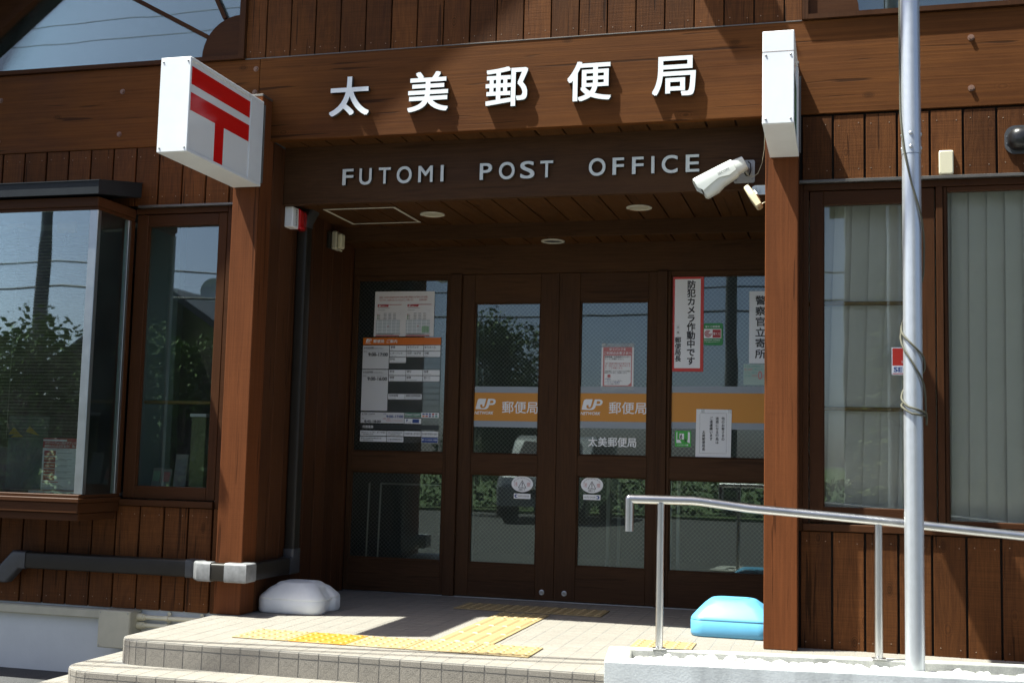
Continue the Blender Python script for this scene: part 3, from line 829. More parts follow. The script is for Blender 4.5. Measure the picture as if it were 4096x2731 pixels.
def leaf(name, x0, x1, g0, g1, ztop, z_rows, y0, label=None):
    """joinery leaf: stiles full height, rails between, z_rows = [(z0, z1) of each pane]"""
    d = 0.04
    root = boxpart(name, x0, g0, y0, y0 + d, 0.008, ztop, M['dark_z'], PO, 0.002)
    boxpart('stile', g1, x1, y0, y0 + d, 0.008, ztop, M['dark_z'], root, 0.002)
    edges = [0.008] + [v for r in z_rows for v in r] + [ztop]
    for i in range(0, len(edges), 2):
        boxpart('rail', g0 + 0.0006, g1 - 0.0006, y0 + 0.0015, y0 + d - 0.001, edges[i], edges[i + 1], M['dark_x'], root, 0.002)
    for (a, b) in z_rows:
        for xx0, xx1, zz0, zz1 in ((g0, g0 + 0.009, a, b), (g1 - 0.009, g1, a, b), (g0 + 0.0095, g1 - 0.0095, a, a + 0.009), (g0 + 0.0095, g1 - 0.0095, b - 0.009, b)):
            boxpart('glazing_bead', xx0, xx1, y0 + 0.010, y0 + 0.024, zz0, zz1, M['dark_x'], root, 0.002)
        wired_pane(root, g0, g1, a, b, y0 + 0.0245)
    return root
leaf('side_light', -0.346, 0.3565, -0.318, 0.334, 2.1205, [(0.220, 0.795), (0.928, 2.094)], 1.440)
leaf('side_light', 1.8125, 2.505, 1.832, 2.468, 2.1205, [(0.226, 0.799), (0.934, 2.092)], 1.440)
for a, b in ((0.357, 0.4335), (1.7465, 1.812)):
    boxpart('mullion', a, b, 1.425, 1.50, 0.004, 2.1205, M['dark_z'], PO, 0.003)
dl = leaf('sliding_door', 0.4345, 1.0985, 0.522, 0.975, 2.1195, [(0.219, 0.800), (0.929, 1.931)], 1.452)
dr = leaf('sliding_door', 1.1005, 1.7455, 1.239, 1.688, 2.1195, [(0.227, 0.803), (0.934, 1.933)], 1.452)
for x, par in ((1.023, dl), (1.171, dr)):
    MB().lathe((x, 1.452, 0.055), [(0.0, 0.0), (0.0175, 0.0), (0.0175, 0.003), (0.0145, 0.004), (0.012, 0.002), (0.0, 0.0015)], 18, (0, -1, 0)).build('lock_ring', M['steel'], par, smooth=35)
    MB().disc((x, 1.4505, 0.055), 0.0085, (0, -1, 0), 0.003, 14).build('lock_core', M['screw'], par)
boxpart('threshold', -0.346, 2.505, 1.4395, 1.52, -0.01, 0.005, M['steel'], PO, 0)

# interior shell so the windows look into a room
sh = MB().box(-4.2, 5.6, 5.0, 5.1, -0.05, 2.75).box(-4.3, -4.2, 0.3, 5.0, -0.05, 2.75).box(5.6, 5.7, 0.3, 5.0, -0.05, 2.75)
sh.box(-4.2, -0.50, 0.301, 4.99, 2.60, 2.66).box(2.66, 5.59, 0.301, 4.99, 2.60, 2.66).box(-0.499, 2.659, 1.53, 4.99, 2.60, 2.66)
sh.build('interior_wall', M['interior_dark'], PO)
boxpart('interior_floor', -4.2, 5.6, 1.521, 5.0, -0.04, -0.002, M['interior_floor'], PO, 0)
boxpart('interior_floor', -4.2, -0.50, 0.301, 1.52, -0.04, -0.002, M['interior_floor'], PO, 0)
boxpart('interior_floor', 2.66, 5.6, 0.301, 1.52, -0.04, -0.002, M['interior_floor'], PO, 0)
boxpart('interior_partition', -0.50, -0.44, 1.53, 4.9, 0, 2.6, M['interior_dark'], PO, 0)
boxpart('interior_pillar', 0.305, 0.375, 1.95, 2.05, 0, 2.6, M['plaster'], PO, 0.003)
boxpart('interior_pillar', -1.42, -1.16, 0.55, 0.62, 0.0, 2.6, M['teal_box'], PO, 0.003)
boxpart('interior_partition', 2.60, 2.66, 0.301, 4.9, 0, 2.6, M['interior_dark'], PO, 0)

# ================================================================== entrance platform and steps
plat = MB()
def outline(x0, yf, r, xb, yb, n=6):
    """edge of a step from its back left, round the corner, to the right end"""
    pts = [(x0, yb), (x0, yf + r)]
    for i in range(1, n):
        a = math.pi + (math.pi / 2) * i / n
        pts.append((x0 + r + r * math.cos(a), yf + r + r * math.sin(a)))
    return pts + [(x0 + r, yf), (xb, yf)]
TP = 0.0985
STEPS = [(-0.490, -1.000, 0.13, 0.0, -0.115), (-0.645, -1.228, 0.17, -0.115, -0.230), (-0.880, -1.456, 0.20, -0.230, -0.41)]
for (x0, yf, r, zt, zb) in STEPS:
    o = outline(x0 + 0.002, yf + 0.002, r, 1.94, 0.139)
    o = o + [(1.94, 0.139)]
    plat.poly([(p[0], p[1], zb - 0.05) for p in o], (0, 0, zt - 0.0009 - (zb - 0.05)))
plat.box(-0.366, 2.525, 0.141, 1.439, -0.4, -0.0009).box(1.942, 5.6, -0.62, 0.139, -0.4, -0.0009)
PL = structure(plat.build('entrance_platform', M['mortar'], None, (0.8, -0.2, 0.0)))

def edge_run(x0, yf, r, xe, yb):
    """tile joints along the edge: list of (point, inward normal)"""
    out = []
    # left side from the corner backwards
    y = yf + r
    left = []
    while y < yb: left.append(y); y += TP
    left.append(yb)
    for yv in left[::-1]: out.append(((x0, yv), (1, 0)))
    na = 5
    for i in range(1, na):
        a = math.pi + (math.pi / 2) * i / na
        out.append(((x0 + r + r * math.cos(a), yf + r + r * math.sin(a)), (-math.cos(a), -math.sin(a))))
    x = x0 + r
    xs = [x]
    j = -0.306
    while j < x + 0.03: j += TP
    while j < xe: xs.append(j); j += TP
    xs.append(xe)
    for xv in xs: out.append(((xv, yf), (0, 1)))
    return out
ND = 0.086
for si, (x0, yf, r, zt, zb) in enumerate(STEPS):
    run = edge_run(x0, yf, r, 1.938, 0.10)
    prof = [(0.0, -0.030), (0.0, -0.008), (0.0025, -0.0025), (0.008, 0.0), (ND, 0.0), (ND, -0.012), (0.02, -0.012), (0.02, -0.030)]
    for i in range(len(run) - 1):
        (p, n), (q, m2) = run[i], run[i + 1]
        pv, qv = Vector((p[0], p[1], 0)), Vector((q[0], q[1], 0))
        L_ = (qv - pv).length
        if L_ < 0.02: continue
        if si == 2 and p[0] > 0.2: continue
        g = 0.0022 / L_
        def at(t, d, z, p=p, n=n, q=q, m2=m2):
            bx, by = p[0] + (q[0] - p[0]) * t, p[1] + (q[1] - p[1]) * t
            nx, ny = n[0] + (m2[0] - n[0]) * t, n[1] + (m2[1] - n[1]) * t
            return (bx + nx * d, by + ny * d, zt + z)
        MB().loft([[at(g, d, z) for d, z in prof], [at(1 - g, d, z) for d, z in prof]]).build('nosing_tile', M['tile'], PL)
        rp = [(0.0005, -(zt - zb) + 0.0), (0.0005, -0.0345), (0.010, -0.0345), (0.010, -(zt - zb))]
        MB().loft([[at(g, d, z) for d, z in rp], [at(1 - g, d, z) for d, z in rp]]).build('riser_tile', M['tile'], PL)
# flat tiles
cells = []
G = 0.0019
def cell(xa, xb, ya, yb, zt): cells.append((xa + G, xb - G, ya + G, yb - G, zt))
jx0 = -0.306 - TP
yr0 = -1.0 + ND
nx, ny = 60, 26
for i in range(nx):
    xa = jx0 + i * TP; xb = xa + TP
    for jn in range(ny):
        ya = yr0 + jn * TP; yb = min(ya + TP, 1.436)
        if yb - ya < 0.02: continue
        lim_back = 1.436 if (xa >= -0.35 and xb <= 2.51) else 0.138
        if ya >= lim_back - 0.02: continue
        yb2 = min(yb, lim_back)
        ya2 = ya
        if xb > 1.96 and xa < 1.96: pass
        if xa > 1.93:
            back = -0.664 + 0.135 * (xa - 1.937) - 0.02
            if yb2 < back: continue
        if xa < -0.35 and ya < 0.138 < yb: yb2 = 0.138
        cell(max(xa, -0.404), xb, ya2, yb2, 0.0)
# treads of the two lower steps, behind their nosing
for (x0, yf, r, zt, zb), yback, xin in ((STEPS[1], -1.002, -0.492), (STEPS[2], -1.230, -0.647)):
    x = jx0 - 6 * TP
    while x < 1.93:
        xa, xb = max(x, x0 + ND + 0.002), min(x + TP, 1.936)
        x += TP
        if xb - xa < 0.02: continue
        if zt < -0.2 and xa > 0.3: continue
        y = yf + ND
        while y < 0.1:
            ya, yb = y, min(y + TP, 0.12); y += TP
            if xa < xin - 0.002:
                xb2 = min(xb, xin)
                if xb > xin + 0.01 and ya > yback: 
                    if xb2 - xa > 0.02: cell(xa, xb2, ya, yb, zt)
                    continue
                cell(xa, xb if ya < yback else xb2, ya, min(yb, yback) if (xb > xin and ya < yback) else yb, zt)
            elif ya < yback - 0.02:
                cell(xa, xb, ya, min(yb, yback), zt)
camp = Vector((2.88, -6.19, 0.905))
def cover(c):
    return (Vector(((c[0] + c[1]) / 2, (c[2] + c[3]) / 2, c[4])) - camp).length
cells.sort(key=cover)
def tile_mesh(mb, c):
    mb.box(c[0], c[1], c[2], c[3], c[4] - 0.010, c[4] + random.uniform(-0.0003, 0.0004), 0.0008)
for c in cells[:300]:
    mb = MB(); tile_mesh(mb, c); mb.build('floor_tile', M['tile'], PL)
rest = MB()
for c in cells[300:]: tile_mesh(rest, c)
stuff(rest.build('far_floor_tiles', M['tile'], PL))

# ---- tactile paving
def tactile(x, y, bars, label, mat='tactile', z=0.0015, rot=0.0):
    mb = MB().box(x + 0.0015, x + 0.2985, y + 0.0015, y + 0.2985, z, z + 0.0045, 0.0015)
    if bars:
        for i in range(4):
            cx = x + 0.0375 + 0.075 * i
            mb.loft([[(cx - 0.017, y + 0.013, z + 0.004), (cx - 0.009, y + 0.019, z + 0.0095), (cx + 0.009, y + 0.019, z + 0.0095), (cx + 0.017, y + 0.013, z + 0.004)],
                     [(cx - 0.017, y + 0.287, z + 0.004), (cx - 0.009, y + 0.281, z + 0.0095), (cx + 0.009, y + 0.281, z + 0.0095), (cx + 0.017, y + 0.287, z + 0.004)]])
    else:
        for i in range(5):
            for j in range(5):
                mb.lathe((x + 0.03 + 0.06 * i, y + 0.03 + 0.06 * j, z + 0.004), [(0.0155, 0), (0.0140, 0.003), (0.0095, 0.0052), (0.0, 0.0055)], 10)
    o = mb.build('tactile_tile', M[mat], None, (x + 0.15, y + 0.15, z), smooth=40)
    return tag(o, label, 'tactile tile', 'yellow tactile paving tiles on the platform')
TY = -0.7405
tactile(0.00, TY, False, 'pale studded tactile tile at the left end of the front row')
tactile(0.30, TY, False, 'bright orange-yellow studded tactile tile, the only vivid one in the front row', 'tactile_new')
tactile(0.60, TY, False, 'pale studded tactile tile just right of the bright orange-yellow one')
tactile(0.90, TY, False, 'pale studded tactile tile in the front row where the barred strip begins')
tactile(1.20, TY, False, 'pale studded tactile tile at the right end of the front row')
for i, lb in enumerate(('barred tactile tile of the strip nearest the front row', 'second barred tactile tile of the strip from the front row',
                        'third barred tactile tile of the strip, cut by the edge of the shade')):
    tactile(0.945, TY + 0.302 + 0.3005 * i, True, lb)
tactile(0.945, TY + 0.302 + 0.9015, False, 'studded tactile tile joining the barred strip to the row at the doors')
tactile(0.631, 0.825, False, 'shaded studded tactile tile at the left end of the row before the doors')
tactile(0.9315, 0.825, False, 'shaded studded tactile tile in the middle of the row before the doors')
tactile(1.232, 0.825, False, 'shaded studded tactile tile at the right end of the row before the doors')
tactile(1.878, -0.27, False, 'pale studded tactile tile beside the blue weight behind the handrail post')

# ================================================================== planter, pebbles, handrail, flagpole
PA = math.atan(0.135)
ps, pt = Vector((math.cos(PA), math.sin(PA), 0)), Vector((-math.sin(PA), math.cos(PA), 0))
P0 = Vector((1.9135, -1.068, 0))
def pl(s, t, z): return P0 + ps * s + pt * t + Vector((0, 0, z))
planter = MB()
def pbox(s0, s1, t0, t1, z0, z1, b=0.006):
    q = MB().box(s0, s1, t0, t1, z0, z1, b)
    planter.add([tuple(pl(*v)) for v in q.v], q.f)
LEN = 3.9
pbox(0, LEN, 0, 0.085, -0.46, 0.070)
pbox(0, LEN, 0.345, 0.405, -0.46, 0.0695)
pbox(0, 0.105, 0.0855, 0.3445, -0.46, 0.0698)
pbox(0.1055, LEN, 0.0855, 0.3445, -0.46, 0.018, 0)
PT = tag(planter.build('planter', M['concrete'], None, (1.9135, -1.068, -0.41)), 'long weathered concrete planter trough filled with white pebbles', 'planter')

boxs = MB().box(0.0005, LEN, -0.003, -0.0002, -0.46, 0.062, 0.001)
MB().add([tuple(pl(*v)) for v in boxs.v], boxs.f).build('painted_front', M['front_paint'], PT)
peb = []
for s in range(6):
    rr = random.Random(s)
    mb = MB(); n, mrings = 9, 6
    loops = []
    for a in range(mrings + 1):
        th = math.pi * a / mrings
        loops.append([(math.sin(th) * math.cos(2 * math.pi * b / n), math.sin(th) * math.sin(2 * math.pi * b / n), -math.cos(th)) for b in range(n)])
    lumps = [(Vector((rr.uniform(-1, 1), rr.uniform(-1, 1), rr.uniform(-1, 1))).normalized(), rr.uniform(0.1, 0.35)) for _ in range(5)]
    def bump(p):
        d = Vector(p)
        k = 1.0 + sum(w * max(0, d.dot(l)) ** 3 for l, w in lumps) - 0.15
        return (d.x * k * 1.25, d.y * k, d.z * k * 0.72)
    mb.loft([[bump(p) for p in lp] for lp in loops], caps=False)
    peb.append(mb.mesh('pebble', M['pebble'], (0, 0, 0), smooth=60))
rr = random.Random(11)
count = 0
def add_pebble(s, t, z, size):
    global count
    o = D.objects.new('pebble', rr.choice(peb)); COL.objects.link(o)
    o.location = pl(s, t, z); WLOC[o.name] = o.location.copy()
    o.rotation_euler = (rr.uniform(-.5, .5), rr.uniform(-.5, .5), rr.uniform(0, 6.28))
    o.scale = (size,) * 3
    tag(o, 'white rounded pebble lying in the concrete planter', 'pebble', 'white pebbles in the planter')
    count += 1
s = 0.135
while s < 1.95:
    for t in (0.108, 0.150, 0.195, 0.240, 0.288, 0.322):
        sz = rr.uniform(0.015, 0.024) if rr.random() < 0.5 else rr.uniform(0.024, 0.031)
        hump = 0.006 * math.sin(s * 7 + t * 30) + (0.016 if rr.random() < 0.3 else 0)
        if abs(s - 1.30) < 0.05 and abs(t - 0.135) < 0.05: continue
        add_pebble(s + rr.uniform(-.014, .014), t + rr.uniform(-.012, .012), 0.043 + hump * (1.0 if t < 0.22 else 0.5) - 0.024 * max(0, t - 0.15) / 0.18 - (0.010 if s > 1.33 else 0), sz)
    s += 0.040
low = MB()
base = [(math.cos(a) * math.sin(b), math.sin(a) * math.sin(b), math.cos(b)) for b in (0.5, 1.2, 1.9) for a in [2 * math.pi * k / 7 for k in range(7)]]
s = 0.12
while s < 3.8:
    for t in (0.1, 0.14, 0.18, 0.22, 0.26, 0.30, 0.335):
        q = pl(s + rr.uniform(-.01, .01), t + rr.uniform(-.008, .008), 0.014 if s < 1.95 else 0.034)
        sz = rr.uniform(0.014, 0.022)
        low.loft([[(q.x + base[r * 7 + k][0] * sz * 1.2, q.y + base[r * 7 + k][1] * sz, q.z + base[r * 7 + k][2] * sz * 0.7) for k in range(7)] for r in range(3)])
    s += 0.036
stuff(low.build('pebble_bed', M['pebble'], None, (2.5, -0.8, 0.01), smooth=60))

rail = thing('handrail', (2.09, -0.685, 0.07), 'stainless steel tube handrail sloping down to the right in front of the doors', 'handrail')
path = [(1.948, -0.700, 0.589), (1.948, -0.700, 0.715), (1.953, -0.699, 0.730), (1.968, -0.697, 0.7345), (2.225, -0.660, 0.7345), (2.26, -0.655, 0.7325), (2.477, -0.630, 0.708), (3.04, -0.566, 0.671), (3.63, -0.49, 0.624), (5.6, -0.23, 0.46)]
MB().tube([path[0], (1.948, -0.700, 0.7345)], 0.0195, 16).build('end_drop', M['steel'], rail, smooth=50)
MB().tube([(1.948, -0.700, 0.7345)] + [p for p in path[4:]], 0.0195, 16).build('top_rail', M['steel'], rail, smooth=50)
MB().lathe((1.948, -0.700, 0.7345), [(0.0, -0.0196), (0.0139, -0.0139), (0.0196, 0), (0.0139, 0.0139), (0.0, 0.0196)], 16).build('elbow', M['steel'], rail, smooth=70)
for (x, y, zt) in ((2.089, -0.681, 0.725), (3.037, -0.562, 0.662), (4.3, -0.40, 0.56)):
    MB().tube([(x, y, 0.074), (x, y, zt - 0.004)], 0.0172, 16).build('post', M['steel'], rail, smooth=50)
    q = MB().box(-0.030, 0.030, -0.022, 0.022, 0.0705, 0.0765, 0.001)
    ca, sa = math.cos(PA), math.sin(PA)
    MB().add([(x + v[0] * ca - v[1] * sa, y + v[0] * sa + v[1] * ca, v[2]) for v in q.v], q.f).build('base_plate', M['steel'], rail)
    MB().lathe((x - 0.006, y - 0.0215, 0.0765), [(0.0065, 0), (0.0065, 0.006), (0.004, 0.010), (0.0, 0.011)], 8).build('bolt', M['steel'], rail, smooth=30)

FPX, FPY = 3.176, -0.765
fp = thing('flagpole', (FPX, FPY, 0.01), 'tall satin aluminium flagpole standing in the pebble planter, rope wound round it', 'flagpole')
MB().tube([(FPX, FPY, 0.0), (FPX, FPY, 2.262)], 0.0395, 28).build('lower_tube', M['alu_pole'], fp, smooth=50)
MB().tube([(FPX, FPY, 2.2635), (FPX - 0.004, FPY, 3.4), (FPX - 0.01, FPY, 7.0)], [0.0412, 0.0405, 0.035], 28).build('upper_tube', M['alu_pole'], fp, smooth=50)
for a in (-96, -8, 172, 84):
    for z in (2.289, 2.349):
        d = Vector((math.cos(math.radians(a)), math.sin(math.radians(a)), 0))
        MB().lathe(Vector((FPX, FPY, z)) + d * 0.040, [(0.0085, 0.0), (0.0085, 0.002), (0.006, 0.0045), (0.0025, 0.005), (0.0, 0.004)], 12, d).build('screw', M['steel'], fp, smooth=40)
# rope: hangs down the back left, winds round the pole in long turns, tied off lower down
def ropept(ang, z, r=0.0445):
    a = math.radians(ang); return (FPX + math.cos(a) * r, FPY + math.sin(a) * r, z)
def rope(keys):
    pts = []
    for (a0, z0, r0), (a1, z1, r1) in zip(keys, keys[1:]):
        n = max(3, int(abs(a1 - a0) / 14) + 2)
        for i in range(n):
            t = i / n; pts.append(ropept(a0 + (a1 - a0) * t, z0 + (z1 - z0) * t, r0 + (r1 - r0) * t))
    pts.append(ropept(*keys[-1]))
    return pts
rp = MB()
rp.tube(rope([(170, 7.0, .045), (172, 3.2, .046), (178, 2.75, .046), (192, 2.45, .046), (225, 2.28, .046), (268, 2.12, .046), (325, 1.97, .047), (358, 1.86, .049), (372, 1.74, .047), (470, 1.58, .046), (540, 1.495, .047), (610, 1.44, .046), (690, 1.375, .048), (725, 1.33, .048), (840, 1.26, .046), (905, 1.20, .048), (960, 1.165, .046), (1040, 1.145, .047), (1085, 1.135, .055), (1100, 1.09, .058)]), 0.0044, 7)
rp.tube(rope([(470, 1.56, .050), (545, 1.455, .050), (630, 1.345, .047), (690, 1.26, .048), (722, 1.19, .050), (735, 1.12, .053), (850, 1.19, .046), (915, 1.165, .049), (980, 1.135, .047), (1060, 1.128, .048), (1180, 1.15, .046)]), 0.0044, 7)
rp.build('rope', M['rope'], fp, smooth=60)

# ================================================================== water weights
def weight(name, x0, x1, y0, y1, h, seam, mat, label, label2=None, notch=False):
    root = thing(name, ((x0 + x1) / 2, (y0 + y1) / 2, 0.0015), label, 'water weight', 'water-filled flag weights on the platform')
    cx, cy = (x0 + x1) / 2, (y0 + y1) / 2; hw, hd = (x1 - x0) / 2, (y1 - y0) / 2
    lev = [(0.0, 0.965, 0.955), (0.006, 0.985, 0.98), (0.018, 1.0, 1.0), (seam - 0.003, 1.0, 1.0), (seam - 0.001, 0.988, 0.988), (seam + 0.001, 0.988, 0.988), (seam + 0.003, 0.996, 0.996), (seam + 0.010, 0.985, 0.984), (seam + 0.020, 0.955, 0.952),
           (seam + (h - seam) * 0.45, 0.84, 0.83), (seam + (h - seam) * 0.66, 0.74, 0.73), (h - 0.018, 0.640, 0.625), (h - 0.009, 0.585, 0.57), (h - 0.003, 0.535, 0.52), (h - 0.0006, 0.485, 0.47), (h, 0.42, 0.40)]
    loops = []
    for z, kx, ky in lev:
        r = 0.075 * min(kx, 1) + (0.0 if kx > 0.7 else 0.02)
        pr = rrect(cx - hw * kx, cx + hw * kx, cy - hd * ky, cy + hd * ky, r, 7)
        lp = []
        if notch:
            pr2 = []
            for i_, (px, py) in enumerate(pr):
                pr2.append((px, py)); nx_, ny_ = pr[(i_ + 1) % len(pr)]
                if abs(px - nx_) < 1e-6 and px > cx: pr2 += [(px, py + (ny_ - py) * k_ / 14) for k_ in range(1, 14)]
            pr = pr2
        for px, py in pr:
            q = [px, py]
            if notch and z < h * 0.78 and px > cx + hw * kx - 0.02:
                d = abs(py - (cy - 0.01))
                if d < 0.06: q[0] -= 0.020 * min(1.0, (0.06 - d) / 0.016)
            lp.append((q[0], q[1], 0.0015 + z))
        loops.append(lp)
    MB().loft(loops).build('tank', mat, root, smooth=62)
    MB().lathe((cx - 0.01, cy, h + 0.0005), [(0.058, 0.0), (0.058, 0.0025), (0.050, 0.0035), (0.044, 0.001), (0.030, -0.0006), (0.0, -0.0006)], 28).build('socket_rim', mat, root, smooth=40)
    MB().lathe((cx + 0.065, cy + 0.02, h + 0.0003), [(0.020, 0.0), (0.020, 0.004), (0.016, 0.005), (0.0, 0.005)], 16).build('filler_cap', mat, root, smooth=40)
    if notch:
        MB().box(x1 - 0.034, x1 - 0.012, cy - 0.062, cy + 0.042, seam - 0.006, seam + 0.004, 0.003).build('hand_grip', mat, root)
    return root
weight('water_weight', -0.342, 0.052, 0.160, 0.53, 0.168, 0.076, M['poly_white'], 'white plastic water weight with domed top in the shaded left corner', notch=True)
weight('water_weight', 2.106, 2.535, 0.285, 0.66, 0.188, 0.084, M['poly_blue'], 'sky blue plastic water weight with domed top beside the right post')

# ================================================================== box signs on the posts
def box_sign(x0, x1, y0, y1, z0, z1, label, mark):
    root = thing('box_sign', ((x0 + x1) / 2, y1, z0), label, 'sign')
    f = 0.014
    fr = MB()
    fr.box(x0, x1, y0, y0 + 0.016, z0, z1, 0.003)
    fr.box(x0, x1, y0 + 0.0165, y1, z0, z0 + 0.016, 0.002).box(x0, x1, y0 + 0.0165, y1, z1 - 0.018, z1, 0.002)
    fr.box(x0, x1, y1 - 0.155, y1, z0 + 0.0165, z1 - 0.0185, 0.002)
    fr.box(x0 + 0.012, x1 - 0.012, y0 + 0.0165, y1 - 0.1555, z0 + 0.0165, z1 - 0.0185)
    fr.build('casing', M['white_paint'], root)
    for xx in (x0 + 0.016, x1 - 0.016):
        for zz in (z0 + 0.022, z1 - 0.022 if not mark == 'green' else z1 - 0.115):
            MB().lathe((xx, y0 - 0.0002, zz), [(0.0, 0.0), (0.0048, 0.0), (0.0048, 0.0018), (0.003, 0.003), (0.0, 0.003)], 10, (0, -1, 0)).build('screw', M['screw'], root, smooth=40)
    ya, yb, za, zb = y0 + 0.017, y1 - 0.156, z0 + 0.017, z1 - 0.019
    for sgn, xs in ((1, x1), (-1, x0)):
        xf = xs - sgn * 0.0118
        MB().box(min(xf, xf + sgn * 0.005), max(xf, xf + sgn * 0.005), ya, yb, za, zb).build('face_panel', M['white_panel'], root)
        xm = xf + sgn * 0.0052
        bars = MB()
        def bar(u0, u1, v0, v1):
            a, b = (ya + (yb - ya) * u0, ya + (yb - ya) * u1) if sgn > 0 else (yb - (yb - ya) * u1, yb - (yb - ya) * u0)
            bars.box(min(xm, xm + sgn * 0.0012), max(xm, xm + sgn * 0.0012), a, b, za + (zb - za) * v0, za + (zb - za) * v1)
        if mark == 'post':
            bar(0.0, 1.0, 0.742, 0.945); bar(0.0, 1.0, 0.446, 0.648); bar(0.412, 0.56, 0.0, 0.4455)
            bars.build('postal_mark', M['red_panel'], root)
        else:
            bar(0.05, 0.95, 0.04, 0.70)
            bars.build('green_panel', M['cash_green'], root)
            tb = MB()
            if sgn > 0:
                q = MB(); tline(q, 'ATM', 0, 0, 0.10, 0, 0.02); tline(q, 'ゆうちょ', -0.02, -0.16, 0.075, 0, 0.02)
                tb.add([(xm + 0.0016, ya + 0.10 + v[0], za + 0.20 + v[2]) for v in q.v], q.f)
                tb.build('lettering', M['print_white'], root)
    if mark == 'green':
        MB().box(x0 - 0.0006, x1 + 0.0006, y0 - 0.0006, y0 + 0.05, z1 - 0.0985, z1 - 0.0972).build('casing_joint', M['rust'], root)
    MB().box(x0 - 0.002, x1 + 0.01, y1 + 0.001, y1 + 0.004, z0 + 0.02, z1 - 0.02).build('wall_bracket', M['flash'], root)
    return root
box_sign(-0.508, -0.334, -0.820, -0.006, 2.419, 2.916, 'white box sign with a red double-bar postal T mark on the left post', 'post')
box_sign(2.529, 2.673, -0.640, -0.006, 2.466, 2.905, 'narrow white box sign seen edge-on at the top of the right post', 'green')

# ================================================================== raised lettering
sign = thing('raised_sign', (1.08, 0.119, 2.84), 'row of five large white raised Japanese characters on the wide beam', 'sign')
for ch, (x0, x1, z0, z1) in zip('太美郵便局', ((0.028, 0.275, 2.838, 3.068), (0.507, 0.751, 2.838, 3.068), (0.969, 1.212, 2.842, 3.068), (1.435, 1.679, 2.848, 3.070), (1.902, 2.135, 2.849, 3.067))):
    vs, fs = solid_glyph(ch, 0.016, 0.5)
    ax, bx = min(v[0] for v in vs), max(v[0] for v in vs); az, bz = min(v[1] for v in vs), max(v[1] for v in vs)
    def conv(ya, yb):
        return [(x0 + (v[0] - ax) / (bx - ax) * (x1 - x0), ya + (yb - ya) * (0.5 - v[2]), z0 + (v[1] - az) / (bz - az) * (z1 - z0)) for v in vs]
    body = MB().add(conv(0.0955, 0.1185), fs).build('character', M['letter_side'], sign)
    MB().add(conv(0.0935, 0.0953), fs).build('character_face', M['letter_face'], body)
sign2 = thing('raised_sign', (1.08, 0.310, 2.48), 'row of silver raised capitals spelling FUTOMI POST OFFICE on the dark board', 'sign')
LET = [('F', .042, .111), ('U', .149, .226), ('T', .270, .345), ('O', .383, .475), ('M', .516, .604), ('I', .652, .670),
       ('P', .888, .960), ('O', 1.002, 1.094), ('S', 1.127, 1.210), ('T', 1.244, 1.318),
       ('O', 1.523, 1.617), ('F', 1.657, 1.721), ('F', 1.766, 1.830), ('I', 1.873, 1.890), ('C', 1.931, 2.018), ('E', 2.062, 2.135)]
for ch, x0, x1 in LET:
    vs, fs = solid_glyph(ch, 0.012, 0.5)
    ax, bx = min(v[0] for v in vs), max(v[0] for v in vs); az, bz = min(v[1] for v in vs), max(v[1] for v in vs)
    e = 0.002 if ch in 'OSCU' else 0.0
    z0, z1 = 2.4805 - e, 2.5765 + (e if ch != 'U' else 0)
    f = lambda ya, yb: [(x0 + (v[0] - ax) / (bx - ax) * (x1 - x0), ya + (yb - ya) * (0.5 - v[2]), z0 + (v[1] - az) / (bz - az) * (z1 - z0)) for v in vs]
    body = MB().add(f(0.2915, 0.3095), fs).build('letter', M['letter_side'], sign2)
    MB().add(f(0.2900, 0.2913), fs).build('letter_face', M['latin_face'], body)

# ================================================================== fixtures
def downlight(x, y, z, label, dark=False):
    root = thing('downlight', (x, y, z), label, 'downlight', 'round recessed ceiling lights in the porch')
    MB().lathe((x, y, z - 0.0105), [(0.060, 0.010), (0.060, 0.002), (0.064, 0.0), (0.076, 0.003), (0.077, 0.008), (0.070, 0.010)], 36).build('trim_ring', M['lamp_white'], root, smooth=50)
    MB().lathe((x, y, z - 0.003), [(0.060, 0.0), (0.045, 0.0015), (0.0, 0.002)], 36).build('reflector', M['interior_dark'] if dark else M['lamp_in'], root, smooth=50)
    if not dark:
        q = MB()
        for k in range(9):
            a = 1.2 + k * 0.22
            q.box(x + math.cos(a) * 0.0665 - .006, x + math.cos(a) * 0.0665 + .006, y + math.sin(a) * 0.0665 - .004, y + math.sin(a) * 0.0665 + .004, z - 0.0112, z - 0.0098)
        q.build('rust_patch', M['rust'], root)
downlight(0.426, 0.815, 2.405, 'cream recessed porch light with rust spots beside the ceiling hatch')
downlight(1.724, 0.805, 2.405, 'cream recessed porch light with a rusty rim on the right')
downlight(1.080, 1.318, 2.312, 'white ringed porch light with a dark centre close to the doors', True)
hatch = thing('ceiling_hatch', (0.03, 0.81, 2.405), 'square ceiling hatch with a thin white metal frame in the porch', 'hatch')
hx0, hx1, hy0, hy1, hz = -0.205, 0.268, 0.575, 1.050, 2.4035
for a, b, c, d in ((hx0, hx1, hy0, hy0 + 0.016), (hx0, hx1, hy1 - 0.016, hy1), (hx0, hx0 + 0.016, hy0 + 0.0165, hy1 - 0.0165), (hx1 - 0.016, hx1, hy0 + 0.0165, hy1 - 0.0165)):
    boxpart('frame_bar', a, b, c, d, hz - 0.003, hz, M['lamp_white'], hatch, 0.0005)

